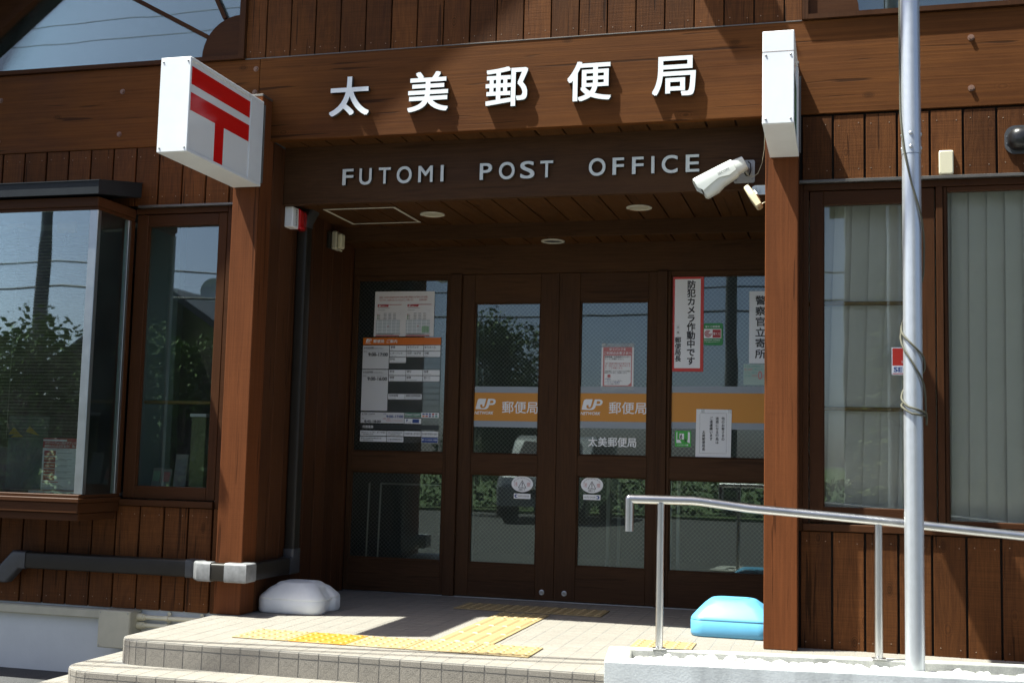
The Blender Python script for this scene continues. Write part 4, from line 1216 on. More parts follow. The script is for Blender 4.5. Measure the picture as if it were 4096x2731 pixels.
al = thing('alarm_light', (-0.346, 0.37, 2.26), 'small white alarm box with a red lens on the recess wall', 'alarm light')
boxpart('housing', -0.3465, -0.292, 0.340, 0.425, 2.252, 2.377, M['white_paint'], al, 0.005)
sec = rrect(-0.3455, -0.281, 2.256, 2.380, 0.018, 5)
MB().loft([[(p[0], 0.4265, p[1]) for p in sec], [(p[0], 0.515, p[1]) for p in sec], [(-0.3455 + (p[0] + 0.3455) * 0.85, 0.528, 2.318 + (p[1] - 2.318) * 0.94) for p in sec]]).build('red_lens', M['lens_red'], al, smooth=40)
q = MB(); tbox(q, 'SECOM', 0, 0.098, 0, 0.019, 0, 0.02)
MB().add([(-0.2915, 0.392 - 0.0095 + v[2], 2.366 - v[0]) for v in q.v], q.f).build('lettering', M['print_black'], al)
sen = thing('sensor_light', (-0.346, 1.0, 2.24), 'cream wall sensor on a dark base in the recess corner', 'sensor')
boxpart('base', -0.3465, -0.325, 0.96, 1.06, 2.235, 2.345, M['pvc_brown'], sen, 0.004)
boxpart('housing', -0.3245, -0.288, 0.985, 1.075, 2.230, 2.350, M['cream'], sen, 0.008)
boxpart('detector', -0.2875, -0.258, 1.000, 1.062, 2.238, 2.335, M['ivory'], sen, 0.008)
MB().disc((-0.272, 1.03, 2.226), 0.008, (0, 0, -1), 0.006, 12).build('knob', M['ivory'], sen)

# security camera
cs = thing('security_camera', (2.375, 0.310, 2.475), 'white security camera tilted down on a square plate beside the name lettering', 'camera')
pp = rrect(2.320, 2.432, 2.412, 2.535, 0.010, 4)
MB().poly([(p[0], 0.3105, p[1]) for p in pp], (0, -0.012, 0)).build('wall_plate', M['cam_grey'], cs)
for x, z in ((2.333, 2.428), (2.419, 2.430), (2.419, 2.522)):
    MB().lathe((x, 0.2985, z), [(0.0, 0.0), (0.006, 0.0), (0.006, 0.0015), (0.003, 0.0015), (0.0, 0.0008)], 12, (0, -1, 0)).build('screw', M['screw'], cs, smooth=30)
MB().tube([(2.388, 0.300, 2.475), (2.388, 0.262, 2.474), (2.383, 0.225, 2.470), (2.372, 0.195, 2.468)], [0.024, 0.019, 0.019, 0.021], 16).build('arm', M['cam_grey'], cs, smooth=50)
A0 = Vector((2.386, 0.200, 2.492)); A1 = Vector((2.152, 0.168, 2.368))
ca = (A1 - A0).normalized(); cs_side = ca.cross(Vector((0, 0, 1))).normalized(); cu_ = cs_side.cross(ca).normalized()
Lc = (A1 - A0).length
def camloop(t, w, hu, hd_, r=0.5, n=20):
    out = []
    for k in range(n):
        a = 2 * math.pi * k / n
        c_, s_ = math.cos(a), math.sin(a)
        e = 0.62
        cx_, cz_ = math.copysign(abs(c_) ** e, c_), math.copysign(abs(s_) ** e, s_)
        out.append(A0 + ca * (Lc * t) + cs_side * (cx_ * w) + cu_ * (cz_ * (hu if cz_ > 0 else hd_)))
    return out
MB().loft([camloop(t, w, a, b) for t, w, a, b in ((-0.015, .018, .022, .02), (0.0, .034, .040, .036), (0.20, .040, .045, .042), (0.215, .040, .045, .042))]).build('rear_cap', M['cam_white'], cs, smooth=50)
MB().loft([camloop(t, w, a, b) for t, w, a, b in ((0.22, .043, .046, .050), (0.55, .046, .046, .062), (0.70, .046, .046, .078), (0.95, .044, .044, .080), (0.985, .036, .038, .070))]).build('body', M['cam_white'], cs, smooth=50)
MB().loft([camloop(t, w, a, b) for t, w, a, b in ((0.9865, .028, .030, .050), (0.99, .026, .028, .048))]).build('front_glass', M['black'], cs)
hood = MB()
def hoodloop(t, w, hu, drop, th):
    outer, inner = [], []
    for k in range(13):
        a = math.pi * k / 12
        c_, s_ = math.cos(a), math.sin(a); e = 0.6
        x_ = math.copysign(abs(c_) ** e, c_); z_ = s_ ** e
        outer.append((x_ * w, z_ * hu)); inner.append((x_ * (w - th), z_ * (hu - th)))
    pts = [(w, -drop)] + outer + [(-w, -drop), (-w + th, -drop)] + inner[::-1] + [(w - th, -drop)]
    return [A0 + ca * (Lc * t) + cs_side * p[0] + cu_ * p[1] for p in pts]
hood.loft([hoodloop(0.225, .0495, .0515, .016, .0025), hoodloop(0.40, .0505, .052, .026, .0025), hoodloop(0.60, .0505, .052, .012, .0025), hoodloop(0.78, .0505, .052, .022, .0025), hoodloop(0.98, .0505, .052, .036, .0025), hoodloop(1.06, .049, .051, .006, .0025)])
hood.build('sun_hood', M['cam_white'], cs, smooth=45)
q = MB(); tbox(q, 'SECOM', -0.032, 0.032, -0.006, 0.006, 0, 0.01)
mid = A0 + ca * (Lc * 0.47)
sgn_side = 1.0 if cs_side.y < 0 else -1.0
def on_side(v):
    return mid - ca * v[0] + cu_ * (v[2] + 0.006) + cs_side * (sgn_side * 0.0512)
MB().add([tuple(on_side(v)) for v in q.v], q.f).build('lettering', M['print_grey'], cs)
MB().tube([(2.40, 0.25, 2.515), (2.412, 0.262, 2.505), (2.414, 0.268, 2.470), (2.404, 0.262, 2.440), (2.392, 0.24, 2.436), (2.384, 0.22, 2.448)], 0.0032, 7).build('cable', M['black'], cs, smooth=60)
# thin cable from the sign to the camera
wc = MB().tube([(2.385, 0.22, 2.455), (2.40, 0.235, 2.437), (2.425, 0.25, 2.43), (2.452, 0.24, 2.445), (2.478, 0.18, 2.485), (2.495, 0.09, 2.535), (2.503, -0.004, 2.60), (2.517, -0.012, 2.63)], 0.0017, 6).build('thin_cable', M['cream'], None, smooth=60)
tag(wc, 'thin pale cable drooping from the right box sign to the security camera', 'cable')

ms = thing('motion_sensor', (2.45, 0.20, 2.28), 'aged beige motion sensor hanging below the security camera on a steel bracket', 'sensor')
B0, B1 = Vector((2.398, 0.16, 2.355)), Vector((2.474, 0.12, 2.235))
bd = (B1 - B0).normalized(); bs = Vector((0, 1, 0)) - bd * bd.y; bs.normalize(); bn = bd.cross(bs)
def senloop(t, w, h):
    c = B0 + (B1 - B0) * t
    return [c + bs * (p[0]) + bn * (p[1]) for p in rrect(-w, w, -h, h, min(w, h) * 0.45, 3)]
MB().loft([senloop(0, .018, .010), senloop(0.06, .026, .015), senloop(0.5, .030, .020), senloop(0.94, .028, .018), senloop(1.0, .02, .012)]).build('housing', M['beige'], ms, smooth=40)
sgn_n = 1 if bn.x > 0 else -1
cc = (B0 + B1) / 2
MB().tube([cc + bn * (sgn_n * 0.021), cc + bn * (sgn_n * 0.026)], 0.030, 4).build('back_plate', M['steel'], ms)
boxpart('bracket', 2.440, 2.505, 0.170, 0.174, 2.315, 2.365, M['alu'], ms, 0.001)
MB().disc((2.446, 0.170, 2.342), 0.022, (0, -1, 0), 0.003, 20).build('bracket_ear', M['alu'], ms)
boxpart('bracket_foot', 2.499, 2.5055, 0.10, 0.164, 2.310, 2.370, M['black'], ms, 0.001)
for z in (2.350, 2.333):
    MB().disc((2.448, 0.1668, z), 0.004, (0, -1, 0), 0.003, 8).build('screw', M['screw'], ms)
MB().tube([(2.40, 0.20, 2.36), (2.398, 0.24, 2.385), (2.397, 0.285, 2.40), (2.397, 0.297, 2.412)], 0.0022, 6).build('lead', M['cream'], ms, smooth=60)
MB().tube([(2.474, 0.135, 2.238), (2.484, 0.14, 2.262), (2.497, 0.15, 2.27), (2.5055, 0.152, 2.268)], 0.0028, 6).build('lead', M['beige'], ms, smooth=60)

sp = thing('socket_cover', (3.389, 0.124, 2.376), 'blank ivory cover plate on the boards above the right window', 'cover plate')
sec = rrect(3.355, 3.424, 2.375, 2.497, 0.008, 4)
MB().loft([[(p[0], 0.1235, p[1]) for p in sec], [(p[0], 0.112, p[1]) for p in sec], [(3.3895 + (p[0] - 3.3895) * 0.86, 0.1075, 2.436 + (p[1] - 2.436) * 0.9) for p in sec]]).build('plate', M['ivory'], sp, smooth=30)
bl = thing('bulkhead_light', (3.74, 0.124, 2.54), 'black domed bulkhead light at the right edge of the boards', 'wall light')
sec = rrect(3.665, 3.83, 2.466, 2.609, 0.05, 8)
MB().poly([(p[0], 0.1235, p[1]) for p in sec], (0, -0.010, 0)).build('back_plate', M['pvc_joint_dark'], bl)
lo = []
for k, yv in ((1.0, 0.113), (0.97, 0.085), (0.85, 0.062), (0.6, 0.046), (0.3, 0.040)):
    lo.append([(3.75 + (p[0] - 3.75) * k * 0.86, yv, 2.536 + (p[1] - 2.536) * k * 0.8) for p in rrect(3.665, 3.83, 2.466, 2.609, 0.06, 8)])
MB().loft(lo).build('dome', M['black'], bl, smooth=60)
for z in (2.52, 2.555):
    MB().disc((3.6745, 0.113, z), 0.0035, (0, -1, 0), 0.002, 8).build('screw', M['screw'], bl)

caster = thing('shadow_caster', (1.86, 0.02, 4.2), 'unseen dark tapered shape added on the gable to cast a pointed shadow above the lettered beam', 'wall light')  # added out of view, tapered to cast a V-shaped shadow on the gable boards
MB().loft([[(1.86 + a * w, -0.02 + b * w * 0.8, z) for a, b in ((-1, -1), (1, -1), (1, 1), (-1, 1))] for z, w in ((4.20, 0.02), (4.24, 0.05), (4.55, 0.15), (4.60, 0.17), (4.70, 0.05))]).build('caster_body', M['pvc_joint_dark'], caster)
boxpart('caster_arm', 1.845, 1.875, 0.02, 0.1245, 4.66, 4.69, M['black'], caster, 0.002)

# ---- conduit, junction box, pipes on the foundation
du = MB().box(-4.2, -1.245, 0.088, 0.139, -0.083, -0.028, 0.008).build('cable_duct', M['cream'], None)
tag(du, 'long cream cable duct along the top of the white foundation', 'cable duct')
jb = thing('junction_box', (-1.14, 0.139, -0.23), 'cream square junction box on the white foundation beside the steps', 'junction box')
boxpart('box', -1.242, -1.043, 0.022, 0.139, -0.226, -0.021, M['cream'], jb, 0.006)
boxpart('lid', -1.245, -1.040, 0.008, 0.0215, -0.229, -0.018, M['cream'], jb, 0.005)
for x in (-1.232, -1.053):
    for z in (-0.031, -0.216):
        MB().disc((x, 0.0085, z), 0.0052, (0, -1, 0), 0.0022, 10).build('screw', M['screw'], jb)
MB().tube([(-1.10, 0.07, -0.228), (-1.10, 0.07, -0.27)], 0.016, 12).build('stub_pipe', M['cream'], jb, smooth=50)
for z, nm in ((-0.058, 'upper'), (-0.104, 'lower')):
    cd = thing('conduit_pipe', (-0.8, 0.10, z), nm + ' of two thin cream conduit pipes leaving the junction box', 'pipe', 'cream conduit pipes by the steps')
    MB().tube([(-1.0425, 0.10, z), (-0.30, 0.10, z + 0.004)], 0.0132, 12).build('tube', M['ivory'], cd, smooth=50)
    MB().tube([(-1.0425, 0.10, z), (-1.008, 0.10, z)], 0.021, 14).build('gland', M['ivory'], cd, smooth=50)
    MB().tube([(-1.0075, 0.10, z), (-0.994, 0.10, z)], 0.018, 14).build('gland', M['ivory'], cd, smooth=50)
    for x in (-0.855, -0.645):
        MB().tube([(x - 0.010, 0.10, z + .001), (x + 0.010, 0.10, z + .001)], 0.0165, 14).build('clip', M['ivory'], cd, smooth=50)
        MB().disc((x, 0.128, z + 0.024), 0.012, (0, -1, 0), 0.008, 14).build('clip_ear', M['ivory'], cd)

# ---- rainwater pipe
dp = thing('rainwater_pipe', (-0.31, 0.56, 0.2), 'dark brown square downpipe running down the recess and along the boards', 'downpipe')
def rp_prof(w, h, r=0.012, n=3):
    return [(p[0], p[1]) for p in rrect(-w / 2, w / 2, -h / 2, h / 2, r, n)]
PX, PY, PZ = -0.3105, -0.050, 0.2375
def seg(name, path, w, h, mat, up=(0, 0, 1), r=0.014):
    return MB().tube(path, 1.0, prof=rp_prof(h, w, r), up=up).build(name, mat, dp, smooth=40)
seg('vertical_pipe', [(PX, 0.556, 0.31), (PX, 0.556, 2.315)], 0.066, 0.085, M['pvc_brown'], up=(0, 1, 0))
MB().tube([(PX, 0.556, 2.285), (PX, 0.556, 2.325), (PX, 0.655, 2.425)], 1.0, prof=rp_prof(0.072, 0.091, 0.014), up=(1, 0, 0)).build('top_bend', M['pvc_joint_dark'], dp, smooth=40)
MB().tube([(PX, 0.556, 0.335), (PX, 0.556, 0.2375), (PX, 0.470, 0.2375)], 1.0, prof=rp_prof(0.074, 0.104, 0.016), up=(1, 0, 0)).build('lower_bend', M['pvc_joint_dark'], dp, smooth=40)
seg('level_pipe', [(PX, 0.475, PZ), (PX, 0.03, PZ)], 0.066, 0.097, M['pvc_brown'])
seg('corner_joint', [(PX, 0.034, PZ), (PX, PY, PZ), (-0.408, PY, PZ)], 0.075, 0.106, M['pvc_grey'])
seg('level_pipe', [(-0.400, PY, PZ), (-0.52, PY, PZ)], 0.066, 0.097, M['pvc_brown'])
seg('offset_joint', [(-0.495, PY, PZ), (-0.560, PY, PZ), (-0.600, PY + 0.045, PZ)], 0.075, 0.106, M['pvc_grey'])
seg('level_pipe', [(-0.59, PY + 0.035, PZ), (-0.64, PY + 0.10, PZ)], 0.066, 0.097, M['pvc_brown'])
seg('offset_joint', [(-0.626, PY + 0.085, PZ), (-0.655, PY + 0.115, PZ), (-0.715, PY + 0.115, PZ)], 0.074, 0.105, M['pvc_joint_dark'])
seg('level_pipe', [(-0.705, PY + 0.115, PZ), (-1.80, PY + 0.115, PZ)], 0.066, 0.097, M['pvc_brown'])
seg('offset_joint', [(-1.775, PY + 0.115, PZ), (-1.845, PY + 0.115, PZ), (-1.925, PY + 0.115, PZ - 0.085), (-1.985, PY + 0.115, PZ - 0.085)], 0.074, 0.105, M['pvc_joint_dark'])
seg('level_pipe', [(-1.97, PY + 0.115, PZ - 0.085), (-4.0, PY + 0.115, PZ - 0.085)], 0.066, 0.097, M['pvc_brown'])

# ================================================================== printed notices, stickers and films
YG = 1.4405 + 0.024                                     # outer face of the side light glass (1.4645)
YD = 1.452 + 0.0245                                     # outer face of the door glass
def flat(name, fn, mat, par):
    mb = MB(); fn(mb)
    return mb.build(name, M[mat], par)

# ---- orange window bands
def band(x0, x1, ztop, zo1, zo0, zbot, y, logo, label):
    root = thing('window_band', ((x0 + x1) / 2, y, zbot), label, 'window film', 'orange window bands')
    flat('grey_strip', lambda m: m.box(x0, x1, y - 0.0012, y - 0.0006, zo1 + 0.0004, ztop), 'film_grey', root)
    flat('grey_strip', lambda m: m.box(x0, x1, y - 0.0012, y - 0.0006, zbot, zo0 - 0.0004), 'film_grey', root)
    flat('orange_strip', lambda m: m.box(x0, x1, y - 0.0014, y - 0.0006, zo0, zo1), 'orange_film', root)
    if logo:
        lx0, lx1, nx0, nx1, tx0, tx1 = logo
        mb = MB()
        h = zo1 - zo0
        mail_logo(mb, lx0, lx1, zo0 + 0.405 * h, zo0 + 0.785 * h, y - 0.0022)
        tbox(mb, 'NETWORK', nx0, nx1, zo0 + 0.225 * h, zo0 + 0.335 * h, y - 0.0022, 0.02, 0.25)
        tbox(mb, '郵便局', tx0, tx1, zo0 + 0.275 * h, zo0 + 0.70 * h, y - 0.0022, 0.008)
        mb.build('lettering', M['print_white'], root)
band(0.5225, 0.9745, 1.374, 1.333, 1.148, 1.107, YD, (0.540, 0.678, 0.534, 0.664, 0.722, 0.965), 'orange band with white post mark and characters across the left sliding door')
band(1.2395, 1.6875, 1.379, 1.336, 1.155, 1.112, YD, (1.257, 1.395, 1.250, 1.381, 1.436, 1.680), 'orange band with white post mark and characters across the right sliding door')
band(1.8325, 2.4675, 1.386, 1.344, 1.159, 1.118, YG, None, 'plain orange band across the side light by the right post')

nm = thing('window_lettering', (1.46, YD, 0.993), 'white line of five small characters on the right door below the orange band', 'lettering')
flat('lettering', lambda m: tbox(m, '太美郵便局', 1.304, 1.617, 0.993, 1.055, YD - 0.0016, 0.014), 'print_white', nm)

# ---- service guide board on the left side light
Y = YG - 0.002
gd = thing('service_guide', (0.01, Y, 0.994), 'tall service guide of small white plates under an orange header on the left glass', 'notice board')
flat('backing', lambda m: [m.box(-0.2715, 0.2905, Y - 0.001, Y, zz0, zz1) for zz0, zz1 in ((1.078, 1.1115),)] and None, 'board_dark', gd)
def lattice(m):
    for (x0, x1, z0, z1) in ((-0.076, 0.2905, 1.200, 1.6465), (0.048, 0.2905, 1.113, 1.158), (0.048, 0.170, 0.994, 1.032)):
        n = int((x1 - x0) / 0.0082)
        k = int((z1 - z0) / 0.0082)
        for i in range(n):
            for j in range(k):
                if (i + j) % 2: continue
                m.box(x0 + i * 0.0082, x0 + i * 0.0082 + 0.0056, Y - 0.0006, Y, z0 + j * 0.0082, z0 + j * 0.0082 + 0.0056)
stuff(flat('dot_film', lattice, 'board_dots', gd))
def bars(m):
    for x in (-0.0765, 0.0445, 0.1665, 0.2895):
        m.box(x - 0.0012, x + 0.0012, Y - 0.0008, Y, 1.20, 1.645)
    for k in range(12):
        z = 1.6465 - 0.0405 * k
        m.box(-0.0765, 0.2905, Y - 0.0010, Y - 0.00085, z - 0.0022, z + 0.0002)
flat('grid_bars', bars, 'board_dark', gd)
flat('header', lambda m: m.box(-0.270, 0.2895, Y - 0.004, Y, 1.650, 1.6985), 'orange', gd)
def hdr(m):
    mail_logo(m, -0.249, -0.208, 1.666, 1.691, Y - 0.0048)
    tbox(m, 'NETWORK', -0.252, -0.213, 1.6575, 1.663, Y - 0.0048, 0.02, 0.2)
    tbox(m, '郵便局', -0.195, -0.117, 1.6625, 1.686, Y - 0.0048, 0.012)
    tbox(m, 'ご案内', -0.099, -0.023, 1.6625, 1.686, Y - 0.0048, 0.012)
flat('header_lettering', hdr, 'print_white', gd)
blk, gry, blu, red_, faint = MB(), MB(), MB(), MB(), MB()
YT = Y - 0.0040
def plate(x0, x1, z0, z1, mat='plate_white'):
    flat('plate', lambda m: m.box(x0, x1, Y - 0.0032, Y - 0.0011, z0, z1, 0.0008), mat, gd)
def hours(z0, z1, t):
    plate(-0.270, -0.0795, z0, z1, 'plate')
    tline(blk, 'お取扱時間', -0.264, z1 - 0.0225, 0.0150, YT, 0.012, 0.073)
    tline(blk, 'Service Hours', -0.186, z1 - 0.0225, 0.0125, YT, 0, 0.065)
    gry.box(-0.264, -0.086, YT, YT + 0.0003, z1 - 0.0295, z1 - 0.0288)
    tline(blk, '平日', -0.264, z1 - 0.0475, 0.0130, YT, 0.0)
    tline(gry, '（土、日、休日を除く）', -0.236, z1 - 0.0470, 0.0080, YT, 0.0, 0.068)
    tline(gry, 'Weekdays except Saturdays,', -0.166, z1 - 0.0415, 0.0050, YT, 0.0, 0.062)
    tline(gry, 'Sundays and Holidays', -0.166, z1 - 0.0465, 0.0050, YT, 0.0, 0.052)
    tbox(blk, t, -0.229, -0.0875, z1 - 0.0735, z1 - 0.0500, YT, 0.03)
hours(1.486, 1.6455, '9:00-17:00'); hours(1.2025, 1.4805, '9:00-16:00')
CX = (-0.0745, 0.0465, 0.1685)
def cellp(c, r, ja, en, z_top=1.6455, em=0.0165):
    x0 = CX[c]; x1 = x0 + 0.1185; z1 = z_top - 0.0407 * r; z0 = z1 - 0.0365
    plate(x0, x1, z0, z1)
    tline(blk, ja, x0 + 0.0065, z1 - 0.0178, em, YT, 0.012, 0.104)
    tline(gry, en, x0 + 0.0065, z1 - 0.0322, 0.0092, YT, 0.0, 0.108)
cellp(0, 0, '郵便', 'Mail'); cellp(1, 0, 'ゆうパック', 'Parcels'); cellp(2, 0, 'ゆうメール', '')
cellp(0, 1, 'レターパック', 'Letter Pack', em=0.0150); cellp(1, 1, '切手・はがき', 'Postage Stamps / Postcards'); cellp(2, 1, '印紙', 'Stamps')
cellp(0, 2, 'EMS', 'International Express Mail Service', em=0.0195)
for c, r, a, b in ((0, 0, '貯金', 'Savings'), (1, 0, '貸付', 'Loans'), (2, 0, '為替', 'Money Orders'), (0, 1, '振替', 'Transfer'), (1, 1, '国債', 'Government Bonds'), (2, 1, '宝くじ', 'Public Lottery'),
                   (0, 4, '生命保険', 'Life Insurance'), (1, 4, '原動機付自転車等責任保険', 'Compulsory Automobile Liability Insurance')):
    cellp(c, r, a, b, 1.4805)
gry.box(0.175, 0.247, YT + 0.0002, YT + 0.0005, 1.6135, 1.6140).box(0.175, 0.247, YT + 0.0002, YT + 0.0005, 1.6280, 1.6285).box(0.175, 0.1755, YT + 0.0002, YT + 0.0005, 1.6140, 1.6280).box(0.2465, 0.247, YT + 0.0002, YT + 0.0005, 1.6140, 1.6280)
plate(-0.2685, 0.0455, 1.1195, 1.1925, 'plate')
tline(blk, 'ATM', -0.262, 1.172, 0.0195, YT, 0.008); tline(blk, 'お取扱時間', -0.2165, 1.1765, 0.0105, YT, 0.0); tline(gry, 'Service Hours', -0.2165, 1.1705, 0.005, YT)
gry.box(-0.262, -0.122, YT, YT + 0.0003, 1.1655, 1.1660)
tline(blk, '平日', -0.262, 1.146, 0.0105, YT); tline(gry, 'Weekdays', -0.239, 1.146, 0.0055, YT)
tbox(blk, '8:45-18:00', -0.241, -0.121, 1.1225, 1.1395, YT, 0.03)
tline(blu, '土曜', -0.106, 1.1785, 0.0105, YT); tbox(blu, '9:00-17:00', -0.083, 0.039, 1.1565, 1.1745, YT, 0.03)
tline(red_, '日曜・休日', -0.106, 1.1465, 0.0105, YT); tline(faint, 'お取扱いしておりません', -0.083, 1.1325, 0.0125, YT, 0.0, 0.122)
plate(0.0485, 0.290, 1.1605, 1.1945, 'plate_white')
flat('cash_plate', lambda m: m.box(0.0495, 0.1650, Y - 0.0038, Y - 0.0033, 1.1615, 1.1935), 'cash_green', gd)
wht = MB()
tbox(wht, 'Need Cash?', 0.054, 0.161, 1.1735, 1.1895, YT - 0.0006, 0.02); tbox(wht, 'International ATM Service', 0.054, 0.161, 1.1640, 1.1700, YT - 0.0006, 0.015)
for i, (ca_, cb_) in enumerate((('print_blue', 'orange'), ('print_blue', 'print_red'), ('print_blue', 'print_blue'), ('print_red', 'print_grey'), ('print_grey', 'print_teal'))):
    x = 0.1745 + i * 0.0225
    flat('card_mark', lambda m: m.box(x, x + 0.0155, YT, YT + 0.0004, 1.1795, 1.1895), ca_, gd)
    flat('card_mark', lambda m: m.box(x, x + 0.0155, YT, YT + 0.0004, 1.1650, 1.1750), cb_, gd)
plate(0.0485, 0.1665, 1.1195, 1.1545)
tline(blu, 'P', 0.061, 1.130, 0.026, YT, 0.02); tline(blk, 'ay-easy', 0.071, 1.1265, 0.009, YT)
flat('card_mark', lambda m: frrect(m, 0.105, 0.152, 1.1245, 1.1495, 0.003, YT), 'print_blue', gd)
tbox(wht, '代理業務', -0.2535, -0.1745, 1.0840, 1.1040, Y - 0.002, 0.014)
for x0, x1, z0, z1, l1, l2, l3 in ((-0.2685, -0.0775, 1.0345, 1.0685, '株式会社ゆうちょ銀行　銀行代理業者', '日本郵便株式会社', None), (-0.0735, 0.0445, 1.0345, 1.0685, '郵便貯金管理業務受託者', '日本郵便株式会社', None),
                                   (0.0480, 0.1665, 1.0345, 1.0695, None, None, '日本銀行歳入復代理店'), (0.1710, 0.2900, 1.0345, 1.0695, None, None, '日本銀行国債復代理店'),
                                   (-0.2685, -0.0775, 0.9945, 1.0290, '簡易生命保険管理業務受託者', '日本郵便株式会社', None), (-0.0735, 0.0440, 0.9945, 1.0290, None, None, '公金収納取扱店')):
    plate(x0, x1, z0, z1)
    if l3: tline(blk, l3, x0 + 0.0055, (z0 + z1) / 2 - 0.006, 0.0165, YT, 0.0, x1 - x0 - 0.011)
    else:
        tline(blk, l1, x0 + 0.0075, z1 - 0.0155, 0.0115, YT, 0.0, x1 - x0 - 0.015); tline(blk, l2, x0 + 0.0075, z1 - 0.0285, 0.0115, YT, 0.0)
plate(0.1715, 0.290, 0.9945, 1.0300)
flat('blue_plate', lambda m: frrect(m, 0.1735, 0.288, 0.9955, 1.0285, 0.004, Y - 0.0038), 'print_blue', gd)
mail_logo(wht, 0.177, 0.192, 1.0085, 1.0180, YT - 0.0006); tline(wht, 'かんぽ生命', 0.198, 1.0085, 0.0115, YT - 0.0006, 0.006, 0.050); tline(wht, '代理店', 0.252, 1.0085, 0.0115, YT - 0.0006, 0.006, 0.033)
for mb_, mt, n_ in ((blk, 'print_black', 'lettering'), (gry, 'print_grey', 'small_lettering'), (blu, 'print_blue', 'blue_lettering'), (red_, 'print_red', 'red_lettering'), (faint, 'print_pink', 'faded_lettering'), (wht, 'print_white', 'white_lettering')):
    mb_.build(n_, M[mt], gd)

# ---- two-map notice above it
nt = thing('paper_notice', (0.02, Y, 1.707), 'laminated paper notice with two small maps above the orange header', 'notice')
q = MB(); q.loft([[(-0.194 - 0.002 * t, Y - 0.0010 - 0.0006 * math.sin(9 * t), 2.015 - 0.308 * t), (0.02, Y - 0.0030 - 0.002 * math.sin(5 * t), 2.0145 - 0.3075 * t), (0.2345, Y - 0.0012, 2.013 - 0.306 * t)] for t in [i / 8 for i in range(9)]], caps=False, closed=False)
q.build('sheet', M['paper_warm'], nt, smooth=60)
r1, b1, mp, gy = MB(), MB(), MB(), MB()
YN = Y - 0.0062
tline(r1, '日曜日・休日及び故障時のATMご利用は近隣の郵便局では下記の２局で営業し', -0.163, 1.969, 0.0135, YN, 0.0, 0.355)
tline(r1, 'ております。大変申し訳ございませんがご了承願います。　　　太美郵便局長', -0.163, 1.950, 0.0135, YN, 0.0, 0.347)
for x0 in (-0.180, 0.036):
    r1.poly([(x0 + 0.008, YN, 1.9245), (x0 + 0.180, YN, 1.9245), (x0 + 0.180, YN, 1.9215), (x0 + 0.088, YN, 1.9215), (x0 + 0.084, YN, 1.9085), (x0 + 0.008, YN, 1.9085)], (0, 0.0004, 0))
    r1.box(x0, x0 + 0.171, YN, YN + 0.0004, 1.7085, 1.7145)
    mail_logo(mp, x0 + 0.016, x0 + 0.033, 1.9105, 1.9200, YN - 0.0004)
    tline(mp, '日本郵政グループ', x0 + 0.036, 1.9115, 0.0075, YN - 0.0004, 0, 0.04)
    for i, (zz, w) in enumerate(((1.8995, 0.085), (1.885, 0.05), (1.7235, 0.168), (1.7195, 0.12))): gy.box(x0 + 0.010 - (0.006 if i > 1 else 0), x0 + 0.010 + w, YN + 0.0002, YN + 0.0005, zz, zz + 0.0022)
    for r_ in range(5):
        z = 1.8625 - 0.0095 * r_
        for c_ in range(4):
            if r_ == 0 and c_ == 0: continue
            if c_ == 0: (r1 if r_ == 1 else b1).box(x0 + 0.008, x0 + 0.014, YN + 0.0001, YN + 0.0005, z - 0.001, z + 0.005); gy.box(x0 + 0.016, x0 + 0.028, YN + 0.0002, YN + 0.0005, z, z + 0.003)
            else: gy.box(x0 + 0.020 + 0.034 * c_, x0 + 0.040 + 0.034 * c_, YN + 0.0002, YN + 0.0005, z, z + 0.0026)
    flat('map', lambda m: m.box(x0, x0 + 0.173, YN + 0.0006, YN + 0.001, 1.727, 1.8185), 'map', nt)
    for i in range(5): mp.box(x0 + 0.012 + 0.033 * i, x0 + 0.0145 + 0.033 * i, YN, YN + 0.0005, 1.7275, 1.818)
    for i in range(4): mp.box(x0 + 0.001, x0 + 0.172, YN + 0.0002, YN + 0.00055, 1.737 + 0.022 * i, 1.739 + 0.022 * i)
    r1.box(x0 + 0.084, x0 + 0.091, YN - 0.0004, YN, 1.772, 1.779)
flat('park', lambda m: m.poly([(0.150, YN, 1.733), (0.203, YN, 1.733), (0.203, YN, 1.772), (0.178, YN, 1.778), (0.150, YN, 1.774)], (0, 0.0003, 0)), 'map_green', nt)
r1.build('red_print', M['print_red'], nt); b1.build('green_marks', M['print_green'], nt); gy.build('small_print', M['print_grey'], nt); mp.build('white_print', M['print_white'], nt)

# ---- red-edged camera warning, lottery sticker, police plate, ATM card, manners notice, child-safety sticker
Y = YG - 0.0025
wp = thing('warning_plate', (1.938, Y, 1.478), 'tall white plate with red border and bold black column warning of a security camera', 'sign')
flat('border', lambda m: m.box(1.8385, 2.038, Y - 0.002, Y, 1.4785, 2.0885, 0.0006), 'print_red_bright', wp)
flat('field', lambda m: m.box(1.8545, 2.018, Y - 0.0028, Y - 0.0021, 1.4995, 2.0685), 'print_white', wp)
q = MB(); tcol(q, '防犯カメラ作動中です', 1.9595, 2.0590, 0.0555, 0.0540, Y - 0.0034, 0.026)
tcol(q, '郵便局長', 1.8775, 1.698, 0.0400, 0.0395, Y - 0.0034, 0.024); tcol(q, '太美', 1.8775, 1.777, 0.0165, 0.0335, Y - 0.0040, 0.0)
q.build('lettering', M['print_black'], wp)
flat('name_slip', lambda m: m.box(1.8660, 1.8905, Y - 0.0035, Y - 0.0030, 1.7120, 1.7790), 'paper', wp)
q = MB()
for x in (1.8460, 2.0280):
    for z in (1.486, 1.783, 2.079): q.disc((x, Y - 0.002, z), 0.0032, (0, -1, 0), 0.0012, 8)
q.build('screws', M['print_pink'], wp)

